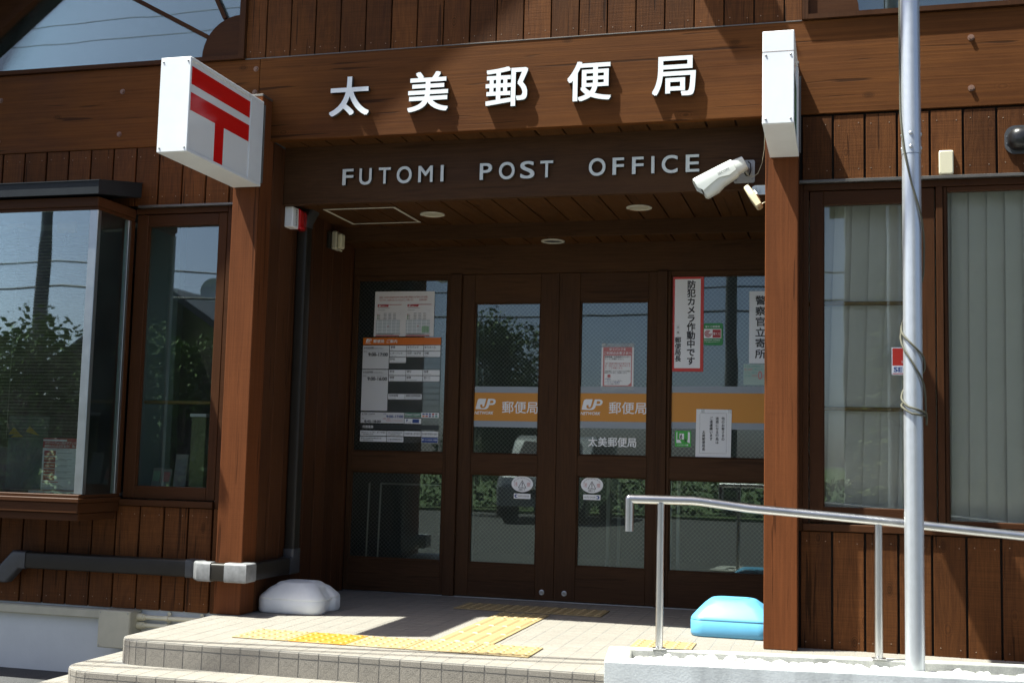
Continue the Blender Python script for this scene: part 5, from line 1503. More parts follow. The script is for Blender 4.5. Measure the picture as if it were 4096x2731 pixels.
lo_ = thing('lottery_sticker', (2.09, Y, 1.645), 'green lottery sticker with a red target mark beside the red-edged plate', 'sticker')
flat('ground', lambda m: frrect(m, 2.0395, 2.160, 1.6455, 1.7860, 0.014, Y - 0.0010), 'print_green', lo_)
q = MB()
tbox(q, '宝くじ取扱局', 2.049, 2.140, 1.7575, 1.7710, Y - 0.0018, 0.01); tbox(q, 'Japanese Lottery', 2.041, 2.143, 1.6740, 1.6845, Y - 0.0018, 0.012); tbox(q, '取り扱う種類には限りがあります。', 2.044, 2.140, 1.6640, 1.6700, Y - 0.0018, 0)
q.box(2.0415, 2.1495, Y - 0.0013, Y - 0.00105, 1.6895, 1.7490)
q.build('white_print', M['print_white'], lo_)
q = MB(); q.box(2.0955, 2.1465, Y - 0.0018, Y - 0.0014, 1.6935, 1.7445)
for r_ in (0.0225, 0.0148, 0.0072):
    ring = [(2.0672 + r_ * math.cos(a), 1.719 + r_ * math.sin(a)) for a in [math.radians(55 + 310 * i / 20) for i in range(21)]]
    inner = [(2.0672 + (r_ - 0.0052) * math.cos(a), 1.719 + (r_ - 0.0052) * math.sin(a)) for a in [math.radians(55 + 310 * i / 20) for i in range(21)]]
    tess(q, ring + inner[::-1], [], Y - 0.0016)
q.build('red_mark', M['print_red'], lo_)
flat('mark_lettering', lambda m: tbox(m, '宝くじ', 2.0985, 2.1440, 1.7110, 1.7280, Y - 0.0024, 0.016), 'print_white', lo_)

pp_ = thing('police_plate', (2.392, Y, 1.531), 'white plate with dark rounded characters half hidden by the right post', 'sign')
flat('plate', lambda m: m.box(2.3225, 2.462, Y - 0.002, Y, 1.5315, 1.9865, 0.0006), 'plate_white', pp_)
flat('lettering', lambda m: tcol(m, '警察官立寄所', 2.3925, 1.9600, 0.0610, 0.0672, Y - 0.0028, 0.016, 1.12), 'print_black', pp_)
ac = thing('atm_card', (2.372, Y, 1.396), 'pale green see-through card about cash machine fees below the half-hidden plate', 'notice')
flat('card', lambda m: m.box(2.2895, 2.455, Y - 0.001, Y, 1.3965, 1.5270), 'card_green', ac)
q = MB()
tline(q, 'ゆうちょATMなら、', 2.2955, 1.5085, 0.0150, Y - 0.0016, 0.006, 0.098); tline(q, 'に関わらず、', 2.3440, 1.4885, 0.0130, Y - 0.0016, 0.0); tline(q, 'いつでも、何回でも', 2.2955, 1.4690, 0.0130, Y - 0.0016, 0.0, 0.078); tline(q, 'お引き出し', 2.2955, 1.4490, 0.0130, Y - 0.0016, 0.0, 0.045)
q.build('lettering', M['print_teal'], ac)
q = MB(); tline(q, '曜日・時間帯', 2.2955, 1.4885, 0.0130, Y - 0.0016, 0.0, 0.047); tline(q, '手数料が', 2.3415, 1.4490, 0.0130, Y - 0.0016, 0.0, 0.034); tbox(q, '0', 2.378, 2.404, 1.431, 1.483, Y - 0.0016, 0.012); tline(q, '円', 2.408, 1.436, 0.030, Y - 0.0016)
q.build('pink_lettering', M['print_pink'], ac)

mn = thing('manners_notice', (2.105, Y, 0.938), 'white laminated sheet of four black text columns taped over the orange band', 'notice')
flat('sheet', lambda m: m.poly([(1.9985, Y - 0.004, 1.2420), (2.2185, Y - 0.004, 1.2405), (2.2140, Y - 0.004, 0.9385), (1.9945, Y - 0.004, 0.9430)], (0, 0.0012, 0)), 'paper', mn)
q = MB(); YM = Y - 0.0050
tcol(q, '他のお客さまの', 2.1655, 1.1950, 0.0205, 0.0213, YM, 0.016); tcol(q, '迷惑になる行為は', 2.1290, 1.1950, 0.0205, 0.0213, YM, 0.016); tcol(q, 'ご遠慮願います', 2.0915, 1.1950, 0.0205, 0.0213, YM, 0.016); tcol(q, '太美郵便局長', 2.0450, 1.1085, 0.0205, 0.0213, YM, 0.016)
for a, b, c, d in ((2.0225, 2.1865, 1.2165, 1.2175), (2.0205, 2.1845, 0.9665, 0.9675)): q.box(a, b, YM, YM + 0.0003, c, d)
for a, b in ((2.0205, 2.0213), (2.1857, 2.1865)): q.box(a, b, YM, YM + 0.0003, 0.9676, 1.2164)
q.build('lettering', M['print_black'], mn)
flat('tape', lambda m: [m.box(2.028, 2.050, YM - 0.0002, YM, 1.2185, 1.2425), m.box(2.195, 2.217, YM - 0.0002, YM, 1.2185, 1.2420)] and None, 'clear', mn)

ks = thing('safety_sticker', (1.916, Y, 1.003), 'bright green square sticker with two black running figures by the white sheet', 'sticker')
flat('ground', lambda m: frrect(m, 1.8650, 1.9665, 1.0035, 1.1040, 0.006, Y - 0.0010), 'sticker_green', ks)
K = lambda u, v: (1.8650 + u * 0.1015, 1.0035 + v * 0.1005)
q = MB()
for P_ in ([(0.09, 0.24), (0.42, 0.24), (0.31, 0.44), (0.14, 0.44), (0.14, 0.93), (0.11, 0.93), (0.09, 0.88)], [(0.28, 0.46), (0.56, 0.46), (0.56, 0.83), (0.28, 0.83)], [(0.80, 0.45), (0.80, 0.93), (0.90, 0.93), (0.93, 0.88), (0.93, 0.25), (0.90, 0.23), (0.74, 0.32)]):
    tess(q, [K(*p) for p in P_], [], Y - 0.0014)
tbox(q, 'こども110番', *[K(0.16, 0)[0], K(0.84, 0)[0]], K(0, 0.07)[1], K(0, 0.165)[1], Y - 0.0014, 0.012)
q.build('white_print', M['print_white'], ks)
q = MB()
def blob(u, v, r_): tess(q, [K(u + r_ * math.cos(a), v + r_ * math.sin(a)) for a in [2 * math.pi * i / 10 for i in range(10)]], [], Y - 0.0019)
def limb(pts, w, lay=0):
    for i, ((a, b), (c, d)) in enumerate(zip(pts, pts[1:])):
        l = math.hypot(c - a, d - b); ox, oz = -(d - b) / l * w / 2, (c - a) / l * w / 2
        tess(q, [K(a + ox, b + oz), K(c + ox, d + oz), K(c - ox, d - oz), K(a - ox, b - oz)], [], Y - 0.0019 - 0.00003 * (i + 3 * lay))
blob(0.40, 0.755, 0.032); limb([(0.385, 0.72), (0.365, 0.60)], 0.085, 1); limb([(0.40, 0.69), (0.43, 0.64), (0.49, 0.615)], 0.03, 2); limb([(0.36, 0.61), (0.34, 0.52), (0.285, 0.455)], 0.04, 3); limb([(0.375, 0.61), (0.415, 0.53), (0.42, 0.455)], 0.04, 4)
blob(0.615, 0.505, 0.034); limb([(0.65, 0.46), (0.665, 0.37)], 0.07, 5); limb([(0.66, 0.45), (0.71, 0.44), (0.745, 0.40)], 0.025, 6); limb([(0.64, 0.44), (0.60, 0.405), (0.54, 0.41)], 0.025, 7); limb([(0.66, 0.37), (0.63, 0.32), (0.60, 0.27)], 0.035, 8); limb([(0.67, 0.37), (0.70, 0.32), (0.77, 0.315)], 0.032, 9)
q.build('figures', M['print_black'], ks)

# ---- parcel notice in a clear sleeve on the right door
Y = YD - 0.0015
pn = thing('parcel_notice', (1.49, Y, 1.356), 'red and white parcel notice in a clear sleeve hung from two suction cups', 'notice')
flat('sleeve', lambda m: m.box(1.3815, 1.5955, Y - 0.0012, Y - 0.0004, 1.3565, 1.6590), 'clear', pn)
flat('sheet', lambda m: m.box(1.3830, 1.5930, Y - 0.0020, Y - 0.0013, 1.3820, 1.6350), 'paper', pn)
flat('red_frame', lambda m: m.box(1.3930, 1.5820, Y - 0.0024, Y - 0.0021, 1.3825, 1.6345), 'print_pink', pn)
flat('text_field', lambda m: m.poly([(1.4030, Y - 0.0028, 1.3880), (1.5570, Y - 0.0028, 1.3880), (1.5760, Y - 0.0028, 1.4060), (1.5760, Y - 0.0028, 1.5800), (1.4030, Y - 0.0028, 1.5800)], (0, 0.0003, 0)), 'paper', pn)
q = MB(); tbox(q, 'ゆうパックを', 1.434, 1.541, 1.6120, 1.6300, Y - 0.0034, 0.014, 0.12); tbox(q, 'ご利用のお客さまへ', 1.397, 1.579, 1.5870, 1.6060, Y - 0.0034, 0.014, 0.12)
q.build('white_lettering', M['print_white'], pn)
q = MB()
tline(q, '郵便局裏、社員通用口インター', 1.406, 1.567, 0.0125, Y - 0.0034, 0.008, 0.165); tline(q, 'ホンでご依頼ください。', 1.406, 1.553, 0.0125, Y - 0.0034, 0.008, 0.122)
tline(q, '下記の商店・コンビニでゆうパックの取次', 1.405, 1.4755, 0.0110, Y - 0.0034, 0.008, 0.167); tline(q, 'ぎを行っています。ご利用ください。', 1.405, 1.4645, 0.0110, Y - 0.0034, 0.008, 0.146)
tline(q, '（なかむらラーメン店　詰め向い）', 1.420, 1.4145, 0.0085, Y - 0.0034, 0, 0.1); tline(q, '（ふとみ銘産　詰め向い）', 1.424, 1.3945, 0.0085, Y - 0.0034, 0, 0.08)
q.build('black_lettering', M['print_black'], pn)
q = MB()
for i, tx in enumerate(('（注）配達中等社員が留守の場', '合、対応できない場合がありま', 'す。ご了承願います。')): tline(q, tx, 1.406, 1.524 - 0.0145 * i, 0.0128, Y - 0.0034, 0.006, 0.164)
q.poly([(1.424, Y - 0.0034, 1.4580), (1.443, Y - 0.0034, 1.4580), (1.443, Y - 0.0034, 1.4450), (1.450, Y - 0.0034, 1.4450), (1.4335, Y - 0.0034, 1.4360), (1.417, Y - 0.0034, 1.4450), (1.424, Y - 0.0034, 1.4450)], (0, 0.0002, 0))
q.build('red_lettering', M['print_pink'], pn)
q = MB(); tline(q, '・中島商店', 1.404, 1.425, 0.0100, Y - 0.0034, 0.004, 0.04); tline(q, '・セイコーマート当別太美店', 1.404, 1.4045, 0.0100, Y - 0.0034, 0.004, 0.1)
q.build('blue_lettering', M['print_blue'], pn)
for x in (1.3995, 1.5790):
    MB().lathe((x, Y - 0.0013, 1.6490), [(0.0, 0.0), (0.0165, 0.0), (0.0150, 0.003), (0.007, 0.006), (0.006, 0.010), (0.0085, 0.012), (0.0, 0.012)], 20, (0, -1, 0)).build('suction_cup', M['clear'], pn, smooth=40)

# ---- oval door stickers with their small maker's labels
def oval(xc, zc, label, flip):
    root = thing('door_sticker', (xc, Y, zc - 0.052), label, 'sticker', 'white oval automatic-door stickers')
    flat('ground', lambda m: m.poly([(xc + 0.0725 * math.cos(a), Y - 0.0010, zc + 0.052 * math.sin(a)) for a in [2 * math.pi * i / 40 for i in range(40)]], (0, 0.0008, 0)), 'print_white', root)
    q = MB(); yy_ = Y - 0.0016
    t0, t1, t2 = (xc - 0.028, zc - 0.026), (xc + 0.028, zc - 0.026), (xc, zc + 0.025)
    k = 0.80
    c_ = ((t0[0] + t1[0] + t2[0]) / 3, (t0[1] + t1[1] + t2[1]) / 3)
    tess(q, [t0, t1, t2], [[(c_[0] + (p[0] - c_[0]) * k, c_[1] + (p[1] - c_[1]) * k) for p in (t0, t1, t2)]], yy_)
    q.box(xc - 0.0024, xc + 0.0024, yy_, yy_ + 0.0004, zc - 0.011, zc + 0.011).disc((xc, yy_ + 0.0004, zc - 0.018), 0.0032, (0, -1, 0), 0.0004, 10)
    tbox(q, '自動ドア', xc - 0.022, xc + 0.022, zc - 0.0425, zc - 0.0320, yy_, 0.012)
    arc = 'かけこまない★たちどまらない'
    for i, ch in enumerate(arc):
        a = math.radians(158 - (136.0 * i / (len(arc) - 1)))
        vs, fs = glyphs(ch, 0.0)
        px, pz = xc + 0.0580 * math.cos(a), zc + 0.0385 * math.sin(a)
        rot = (a - math.pi / 2) * 0.75; cr, sr = math.cos(rot), math.sin(rot); em = 0.0085
        q.add([(px + ((v[0] - .5) * cr - (v[1] - .36) * sr) * em, yy_, pz + ((v[0] - .5) * sr + (v[1] - .36) * cr) * em) for v in vs], fs)
    q.build('black_print', M['print_black'], root)
    q = MB(); tbox(q, '注', xc - 0.0560, xc - 0.0300, zc - 0.014, zc + 0.013, yy_, 0.0); tbox(q, '意', xc + 0.0300, xc + 0.0560, zc - 0.016, zc + 0.011, yy_, 0.0)
    q.build('red_print', M['print_pink'], root)
def maker(xc, zc, label, flip):
    root = thing('maker_label', (xc, Y, zc - 0.016), label, 'sticker', 'small automatic-door labels')
    flat('ground', lambda m: frrect(m, xc - 0.0560, xc + 0.0560, zc - 0.0165, zc + 0.0165, 0.003, Y - 0.0010), 'print_white', root)
    q = MB()
    if flip: tbox(q, 'AUTO DOOR', xc - 0.049, xc + 0.024, zc - 0.0055, zc + 0.0055, Y - 0.0016, 0.0)
    else: tbox(q, 'AUTO DOOR', xc - 0.027, xc + 0.047, zc - 0.0055, zc + 0.0055, Y - 0.0016, 0.0)
    q.build('lettering', M['print_black'], root)
    cx_ = xc + (0.038 if flip else -0.040); s_ = 180 if flip else 0
    o = [(cx_ + 0.0115 * math.cos(a), zc + 0.0115 * math.sin(a)) for a in [math.radians(s_ + 40 + 280 * i / 18) for i in range(19)]]
    i_ = [(cx_ + 0.003 * math.cos(math.radians(s_)) + 0.0058 * math.cos(a), zc + 0.0058 * math.sin(a)) for a in [math.radians(s_ + 40 + 280 * i / 18) for i in range(19)]]
    flat('blue_mark', lambda m: tess(m, o + i_[::-1], [], Y - 0.0016), 'print_blue', root)
oval(0.872, 0.7405, 'white oval warning sticker on the left sliding door', False); maker(0.873, 0.662, 'small white label below the oval sticker of the left door', False)
oval(1.3345, 0.7480, 'white oval warning sticker on the right sliding door', True); maker(1.335, 0.6695, 'small white label below the oval sticker of the right door', True)

# ---- red security sticker on the window by the flagpole
Y = 0.135 + 0.030 - 0.0012
ss = thing('security_sticker', (3.19, Y, 1.37), 'red and white security company sticker on the window behind the flagpole', 'sticker')
flat('ground', lambda m: m.box(3.1245, 3.262, Y - 0.0008, Y, 1.370, 1.508), 'print_white', ss)
flat('red_field', lambda m: m.box(3.1285, 3.258, Y - 0.0012, Y - 0.0009, 1.4165, 1.504), 'print_red_bright', ss)
flat('white_lettering', lambda m: tline(m, 'Security', 3.172, 1.430, 0.016, Y - 0.0017, 0.0), 'print_white', ss)
flat('blue_lettering', lambda m: tbox(m, 'SE', 3.1345, 3.176, 1.3840, 1.4090, Y - 0.0015, 0.03), 'print_blue', ss)
flat('teal_lettering', lambda m: tbox(m, 'COM', 3.179, 3.252, 1.3840, 1.4090, Y - 0.0015, 0.03), 'print_teal', ss)
flat('red_line', lambda m: m.box(3.1285, 3.258, Y - 0.0013, Y - 0.0009, 1.3735, 1.3785), 'print_red', ss)

# ================================================================== behind the windows
def vblind(x0, x1, z0, z1, y, w, pitch, lean, label):
    root = thing('vertical_blind', ((x0 + x1) / 2, y, z0), label, 'blind', 'vertical blinds in the right windows')
    boxpart('head_rail', x0, x1, y - 0.02, y + 0.02, z1, z1 + 0.03, M['alu'], root, 0.002)
    x = x0
    i = 0
    while x < x1:
        a = math.radians(14 + random.uniform(-3, 3)); hw = w / 2
        dx, dy = math.cos(a) * hw, math.sin(a) * hw
        ln = lean + random.uniform(-0.006, 0.006)
        top = [(x - dx, y - dy, z1), (x, y - 0.006, z1), (x + dx, y + dy, z1)]
        bot = [(p[0] + ln, p[1], z0) for p in top]
        m_ = MB().loft([bot, top], caps=False, closed=False)
        m_.build('slat', M['blind'], root, smooth=60)
        x += pitch; i += 1
vblind(2.72, 3.33, 0.60, 2.30, 0.30, 0.098, 0.089, -0.055, 'grey-green vertical blind leaning slightly in the narrow window behind the flagpole')
vblind(3.385, 4.34, 0.60, 2.33, 0.255, 0.096, 0.085, -0.014, 'pale green vertical blind behind the wide window at the right edge')
for z, y in ((1.745, 0.26), (1.20, 0.26)):
    g = MB().tube([(2.70, y, z), (3.34, y, z)], 0.011, 10).build('guard_rail', M['rail_wood'], None, smooth=50)
    tag(g, ('upper' if z > 1.5 else 'lower') + ' of two wooden rails across the narrow window behind the flagpole', 'rail', 'wooden rails inside the windows')
g = MB().tube([(-1.20, 0.30, 1.19), (-0.60, 0.30, 1.19)], 0.011, 10).build('guard_rail', M['rail_wood'], None, smooth=50)
tag(g, 'wooden rail across the narrow window left of the left post', 'rail', 'wooden rails inside the windows')

vb = thing('venetian_blind', (-1.95, 0.42, 0.95), 'half lowered horizontal slat blind behind the bay window', 'blind')
z = 0.955
while z < 2.25:
    boxpart('slat', -2.36, -1.50, 0.41, 0.435, z, z + 0.0012, M['slat'], vb, 0); z += 0.0215
for x in (-2.25, -1.62):
    boxpart('cord', x, x + 0.002, 0.404, 0.406, 0.95, 2.26, M['slat'], vb, 0)
bp_ = thing('window_poster', (-1.42, -0.20, 0.662), 'red-headed leaflet poster standing on the bay window sill', 'poster')
Y = -0.196
flat('sheet', lambda m: m.box(-1.5320, -1.3000, Y, Y + 0.002, 0.6635, 0.9560), 'paper', bp_)
flat('header', lambda m: m.box(-1.5320, -1.3000, Y - 0.0006, Y - 0.0002, 0.8990, 0.9558), 'print_red', bp_)
q = MB(); tline(q, 'スマートフォン向けアプリで', -1.520, 0.9225, 0.0165, Y - 0.0010, 0.01, 0.205); tline(q, 'お申込みいただけます!!　早い', -1.520, 0.9045, 0.0165, Y - 0.0010, 0.01, 0.21)
q.box(-1.5310, -1.375, Y - 0.0009, Y - 0.0007, 0.9385, 0.9480)
r1 = MB(); gy = MB()
tline(gy, 'アプリでのお申込みから商品のお届けまでの流れ', -1.508, 0.8895, 0.0085, Y - 0.0006, 0, 0.15)
for i, tx in enumerate(('アプリをダウンロード', 'カタログから商品を選ぶ', '二次元コードを読み取る', '購入手続きをする', '商品が届く')):
    z1 = 0.8840 - 0.0345 * i
    r1.box(-1.5200, -1.445, Y - 0.0006, Y - 0.0002, z1 - 0.0300, z1); tline(q, tx, -1.4825, z1 - 0.018, 0.0085, Y - 0.0010, 0.006, 0.066, 'c')
    for j in range(2 if i else 1): gy.box(-1.436, -1.436 + (0.10 if j == 0 else 0.07), Y - 0.0005, Y - 0.0002, z1 - 0.014 - 0.007 * j, z1 - 0.0115 - 0.007 * j)
    gy.box(-1.436, -1.301, Y - 0.0004, Y - 0.0002, z1 - 0.0325, z1 - 0.0318)
r1.box(-1.525, -1.42, Y - 0.0006, Y - 0.0002, 0.7040, 0.7090)
tline(gy, '0120-232-058', -1.502, 0.6925, 0.0125, Y - 0.0006, 0.006)
for j in range(5): gy.box(-1.524, -1.40 + 0.01 * (j % 3), Y - 0.0005, Y - 0.0002, 0.688 - 0.005 * j, 0.6897 - 0.005 * j)
q.build('white_lettering', M['print_white'], bp_); r1.build('red_blocks', M['print_red'], bp_); gy.build('small_print', M['print_grey'], bp_)
for (x0, x1, zt, zb, zp, lb) in ((-2.06, -1.935, 2.262, 2.235, 2.185, 'left of the two brown pointed ornaments hanging inside the bay window'), (-1.70, -1.575, 2.262, 2.195, 2.115, 'right of the two brown pointed ornaments hanging inside the bay window')):
    ho = thing('hanging_ornament', ((x0 + x1) / 2, 0.05, zp), lb, 'ornament', 'ornaments hanging in the bay window')
    boxpart('block', x0, x1, 0.035, 0.065, zb, zt - 0.002, M['rail_wood'], ho, 0.003)
    xm = (x0 + x1) / 2
    MB().lathe((xm, 0.05, zp), [(0.0, 0.0), (0.014, 0.03), (0.020, 0.04), (0.008, 0.046), (0.013, zb - zp)], 4).build('pendant', M['pvc_brown'], ho)
bk = thing('catalogue', (-1.37, -0.17, 0.643), 'thick catalogue lying on the bay window sill under the poster', 'book')
boxpart('pages', -1.588, -1.238, -0.228, -0.060, 0.6440, 0.6580, M['paper'], bk, 0.001)
boxpart('cover', -1.590, -1.236, -0.230, -0.058, 0.6582, 0.6600, M['print_pink'], bk, 0.0005)
gb = boxpart('box_file', -0.872, -0.776, 0.29, 0.40, 0.60, 1.105, M['green_box'], None, 0.003)
tag(gb, 'tall olive green box standing inside the narrow left window', 'box')
pk = boxpart('paper_stack', -0.882, -0.772, 0.285, 0.402, 1.1055, 1.124, M['paper'], None, 0.002)
tag(pk, 'thin stack of papers lying on the olive green box', 'papers')
for i, (x, z, w, h, lb) in enumerate(((-1.125, 0.675, 0.062, 0.12, 'leftmost of the leaflets standing in the narrow left window'), (-1.055, 0.675, 0.058, 0.115, 'middle leaflet standing in the narrow left window'), (-0.975, 0.69, 0.082, 0.19, 'tallest leaflet standing in the narrow left window'))):
    lf = thing('leaflet', (x + w / 2, 0.30, z), lb, 'leaflet', 'leaflets in the narrow left window')
    q = MB().poly([(x, 0.290, z), (x + w, 0.290, z), (x + w - 0.004, 0.320, z + h), (x - 0.004, 0.320, z + h)], (0, 0.003, 0)); q.build('sheet', M['interior'], lf)
    q = MB().poly([(x + 0.008, 0.2925, z + h * 0.35), (x + w - 0.008, 0.2925, z + h * 0.35), (x + w - 0.010, 0.3095, z + h * 0.85), (x + 0.006, 0.3095, z + h * 0.85)], (0, 0.001, 0)); q.build('picture', M[('map_green', 'print_pink', 'print_grey')[i]], lf)
st = boxpart('window_shelf', -1.22, -0.60, 0.205, 0.42, 0.60, 0.672, M['interior'], None, 0.003)
tag(st, 'pale shelf behind the narrow left window', 'shelf')
tn = thing('card_tent', (-2.14, 0.42, 0.88), 'grey display box topped with yellow paper tent shapes inside the bay window', 'display')
boxpart('box', -2.28, -1.98, 0.46, 0.60, 0.64, 1.10, M['teal_box'], tn, 0.003)
for (a, b, c) in (((-2.272, 0.980), (-2.185, 0.980), (-2.235, 1.026)), ((-2.255, 0.960), (-2.165, 0.966), (-2.205, 0.992)), ((-2.145, 0.998), (-2.045, 0.975), (-2.118, 1.033))):
    MB().poly([(p[0], 0.452, p[1]) for p in (a, b, c)], (0, 0.006, 0)).build('tent', M['yellow'], tn)
cab = boxpart('cabinet', -2.75, -1.62, 0.62, 1.0, 0.0, 0.90, M['interior_dark'], None, 0.004); tag(cab, 'dark low cabinet behind the bay window', 'cabinet')
gh = thing('interior_handrail', (-0.2, 1.62, 0.0), 'thin metal hand bar standing behind the lower left glass', 'handrail')
for x in (-0.262, -0.178): MB().tube([(x, 1.62, 0.0), (x + 0.012, 1.62, 0.715)], 0.0065, 10).build('bar', M['steel'], gh, smooth=50)
MB().tube([(-0.166, 1.62, 0.712), (0.33, 1.62, 0.712)], 0.0065, 10).build('bar', M['steel'], gh, smooth=50)
wt = thing('writing_table', (1.75, 2.6, 0.0), 'pale table standing in the dim lobby behind the doors', 'table')
boxpart('top', 1.25, 1.75, 2.3, 2.8, 0.82, 0.85, M['interior'], wt, 0.003)
for x in (1.27, 1.71):
    for y in (2.32, 2.76): boxpart('leg', x, x + 0.025, y, y + 0.025, 0.0, 0.82, M['alu'], wt, 0.001)

# ================================================================== across the forecourt: what the panes mirror
def tree(x, y, h, r, seed, label, kind='bush', n=8000):
    rr = random.Random(seed)
    gz = -0.41 if y > -19 else -0.33
    root = thing('broadleaf_tree' if kind == 'bush' else 'spruce_tree', (x, y, gz), label, 'tree', 'trees across the forecourt')
    tk = MB(); base = Vector((x, y, gz)); H = h - gz
    if kind == 'bush':
        tk.tube([base, base + Vector((0.05, 0, H * 0.3)), base + Vector((-0.05, 0.05, H * 0.75))], [0.13, 0.09, 0.03], 8)
        cl = []
        for i in range(17):
            a, e = rr.uniform(0, 6.28), rr.uniform(0.28, 0.95)
            d = r * rr.uniform(0.2, 0.8) * (1.1 - 0.6 * e)
            c = base + Vector((math.cos(a) * d, math.sin(a) * d, H * e * 0.93)); cl.append((c, r * rr.uniform(0.26, 0.44)))
            tk.tube([base + Vector((0, 0, H * 0.22 * rr.uniform(.6, 1.4))), c], [0.045, 0.012], 5)
        mb = MB()
        for i in range(n):
            c, cr = rr.choice(cl)
            v = Vector((rr.gauss(0, 1), rr.gauss(0, 1), rr.gauss(0, 1))).normalized() * (cr * rr.uniform(0.35, 1.12))
            p = c + v; s = rr.uniform(0.03, 0.085)
            a1 = Vector((rr.gauss(0, 1), rr.gauss(0, 1), rr.gauss(0, 1))).normalized(); a2 = a1.orthogonal().normalized()
            mb.add([p - a1 * s, p + a2 * s * 0.55, p + a1 * s, p - a2 * s * 0.55], [(0, 1, 2, 3)])
        tk.build('trunk', M['bark'], root, smooth=60)
        stuff(mb.build('crown', M['leaf_a'], root))
    else:
        tk.tube([base, base + Vector((0, 0, H))], [0.14, 0.01], 8)
        mb = MB(); z = 0.06
        while z < 0.99:
            rad = r * (1.02 - z) ** 0.85
            for b in range(11):
                a = rr.uniform(0, 6.28); L_ = rad * rr.uniform(0.75, 1.1)
                tip = base + Vector((math.cos(a) * L_, math.sin(a) * L_, H * z - L_ * 0.16)); st_ = base + Vector((0, 0, H * z))
                for k in range(22):
                    t = (k + rr.random()) / 22; p = st_ + (tip - st_) * t + Vector((rr.uniform(-.1, .1), rr.uniform(-.1, .1), rr.uniform(-.05, .05)))
                    s = rr.uniform(0.05, 0.11) * (1.15 - 0.6 * t)
                    a1 = Vector((math.cos(a + rr.uniform(-.7, .7)), math.sin(a + rr.uniform(-.7, .7)), rr.uniform(-.35, .1))); a2 = a1.cross(Vector((rr.uniform(-.4, .4), rr.uniform(-.4, .4), 1))).normalized()
                    mb.add([p - a1 * s, p + a2 * s * 0.35, p + a1 * s, p - a2 * s * 0.35], [(0, 1, 2, 3)])
            z += 0.034
        tk.build('trunk', M['bark'], root, smooth=60)
        stuff(mb.build('crown', M['leaf_b'], root))
tree(-9.6, -10.6, 2.9, 1.9, 1, 'leafy rounded tree mirrored low in the bay window')
tree(-7.9, -11.8, 2.8, 1.4, 2, 'smaller leafy tree mirrored beside the aluminium corner post')
tree(-8.6, -16.0, 3.9, 1.7, 3, 'leafy tree mirrored in the narrow left window')
tree(-12.5, -14.0, 3.0, 2.0, 9, 'wide leafy tree mirrored at the left edge of the bay window')
tree(-4.6, -17.6, 4.5, 1.5, 4, 'leafy tree mirrored in the left sliding door')
tree(-6.0, -23.0, 3.6, 1.8, 5, 'distant leafy tree mirrored in the left side light')
tree(3.9, -13.0, 5.0, 1.55, 6, 'tall spruce mirrored in the window behind the flagpole', 'spruce')
tree(7.4, -15.0, 4.3, 1.6, 7, 'leafy tree mirrored faintly in the blind window at the right edge')
def house(x0, x1, y0, y1, zw, zr, label, name='house', axis='x', dish=False):
    g = -0.33 if y1 < -19 else -0.41
    root = thing(name, ((x0 + x1) / 2, (y0 + y1) / 2, g), label, 'house', 'houses across the forecourt')
    boxpart('wall', x0, x1, y0, y1, g, zw, M['house_wall'], root, 0.01)
    q = MB()
    if axis == 'x':
        ym = (y0 + y1) / 2
        q.poly([(x0 - .4, y0 - .5, zw - .1), (x0 - .4, ym, zr), (x0 - .4, y1 + .5, zw - .1), (x0 - .4, y1 + .5, zw + .1), (x0 - .4, ym, zr + .22), (x0 - .4, y0 - .5, zw + .1)], (x1 - x0 + .8, 0, 0))
    else:
        xm = (x0 + x1) / 2
        q.poly([(x0 - .5, y0 - .4, zw - .1), (xm, y0 - .4, zr), (x1 + .5, y0 - .4, zw - .1), (x1 + .5, y0 - .4, zw + .1), (xm, y0 - .4, zr + .22), (x0 - .5, y0 - .4, zw + .1)], (0, y1 - y0 + .8, 0))
    r_ = q.build('roof', M['house_roof'], root)
    n = max(2, int((x1 - x0) / 2.4))
    for i in range(n):
        xa = x0 + (i + 0.3) * (x1 - x0) / n
        for zz in ((g + 1.0, g + 2.1), (g + 3.7, g + 4.8)):
            if zz[1] < zw - 0.2:
                f_ = boxpart('window', xa, xa + 1.1, y1 - 0.02, y1 + 0.03, zz[0], zz[1], M['house_roof'], root, 0.005)
                boxpart('pane', xa + 0.06, xa + 1.04, y1 + 0.0305, y1 + 0.036, zz[0] + 0.06, zz[1] - 0.06, M['van_glass'], f_, 0)
    if dish:
        MB().lathe(((x0 + x1) / 2 + 1.2, y1, zr + 0.1), [(0.02, 0.0), (0.25, 0.05), (0.36, 0.12), (0.37, 0.10), (0.02, -0.03)], 18, (0.3, 1, 0.3)).build('dish', M['plaster'], root)
house(2.95, 17.0, -29.0, -20.5, 8.2, 10.6, 'big grey house with a dark roof mirrored in the right windows')
house(-18.5, -12.5, -30.0, -24.0, 3.0, 5.3, 'low house with a dark roof and a round dish mirrored in the narrow left window', axis='y', dish=True)
def upole(x, y, h, r, label):
    root = thing('utility_pole', (x, y, -0.41), label, 'utility pole', 'utility poles across the forecourt')
    MB().tube([(x, y, -0.41), (x, y, h)], [r, r * 0.65], 14).build('pole', M['pole_conc'], root, smooth=50)
    boxpart('cross_arm', x - 0.9, x + 0.9, y - 0.05, y + 0.05, h - 0.9, h - 0.8, M['flash'], root, 0.005)
    for dx in (-0.8, -0.3, 0.35, 0.8): MB().lathe((x + dx, y, h - 0.8), [(0.03, 0), (0.06, 0.05), (0.04, 0.1), (0.06, 0.14), (0.0, 0.16)], 10).build('insulator', M['plaster'], root)
    MB().tube([(x + 0.35, y + 0.1, h - 2.4), (x + 0.35, y + 0.1, h - 1.6)], 0.2, 12).build('transformer', M['pole_conc'], root, smooth=40)
upole(-15.2, -18.5, 9.0, 0.19, 'tall grey utility pole mirrored in the bay window')
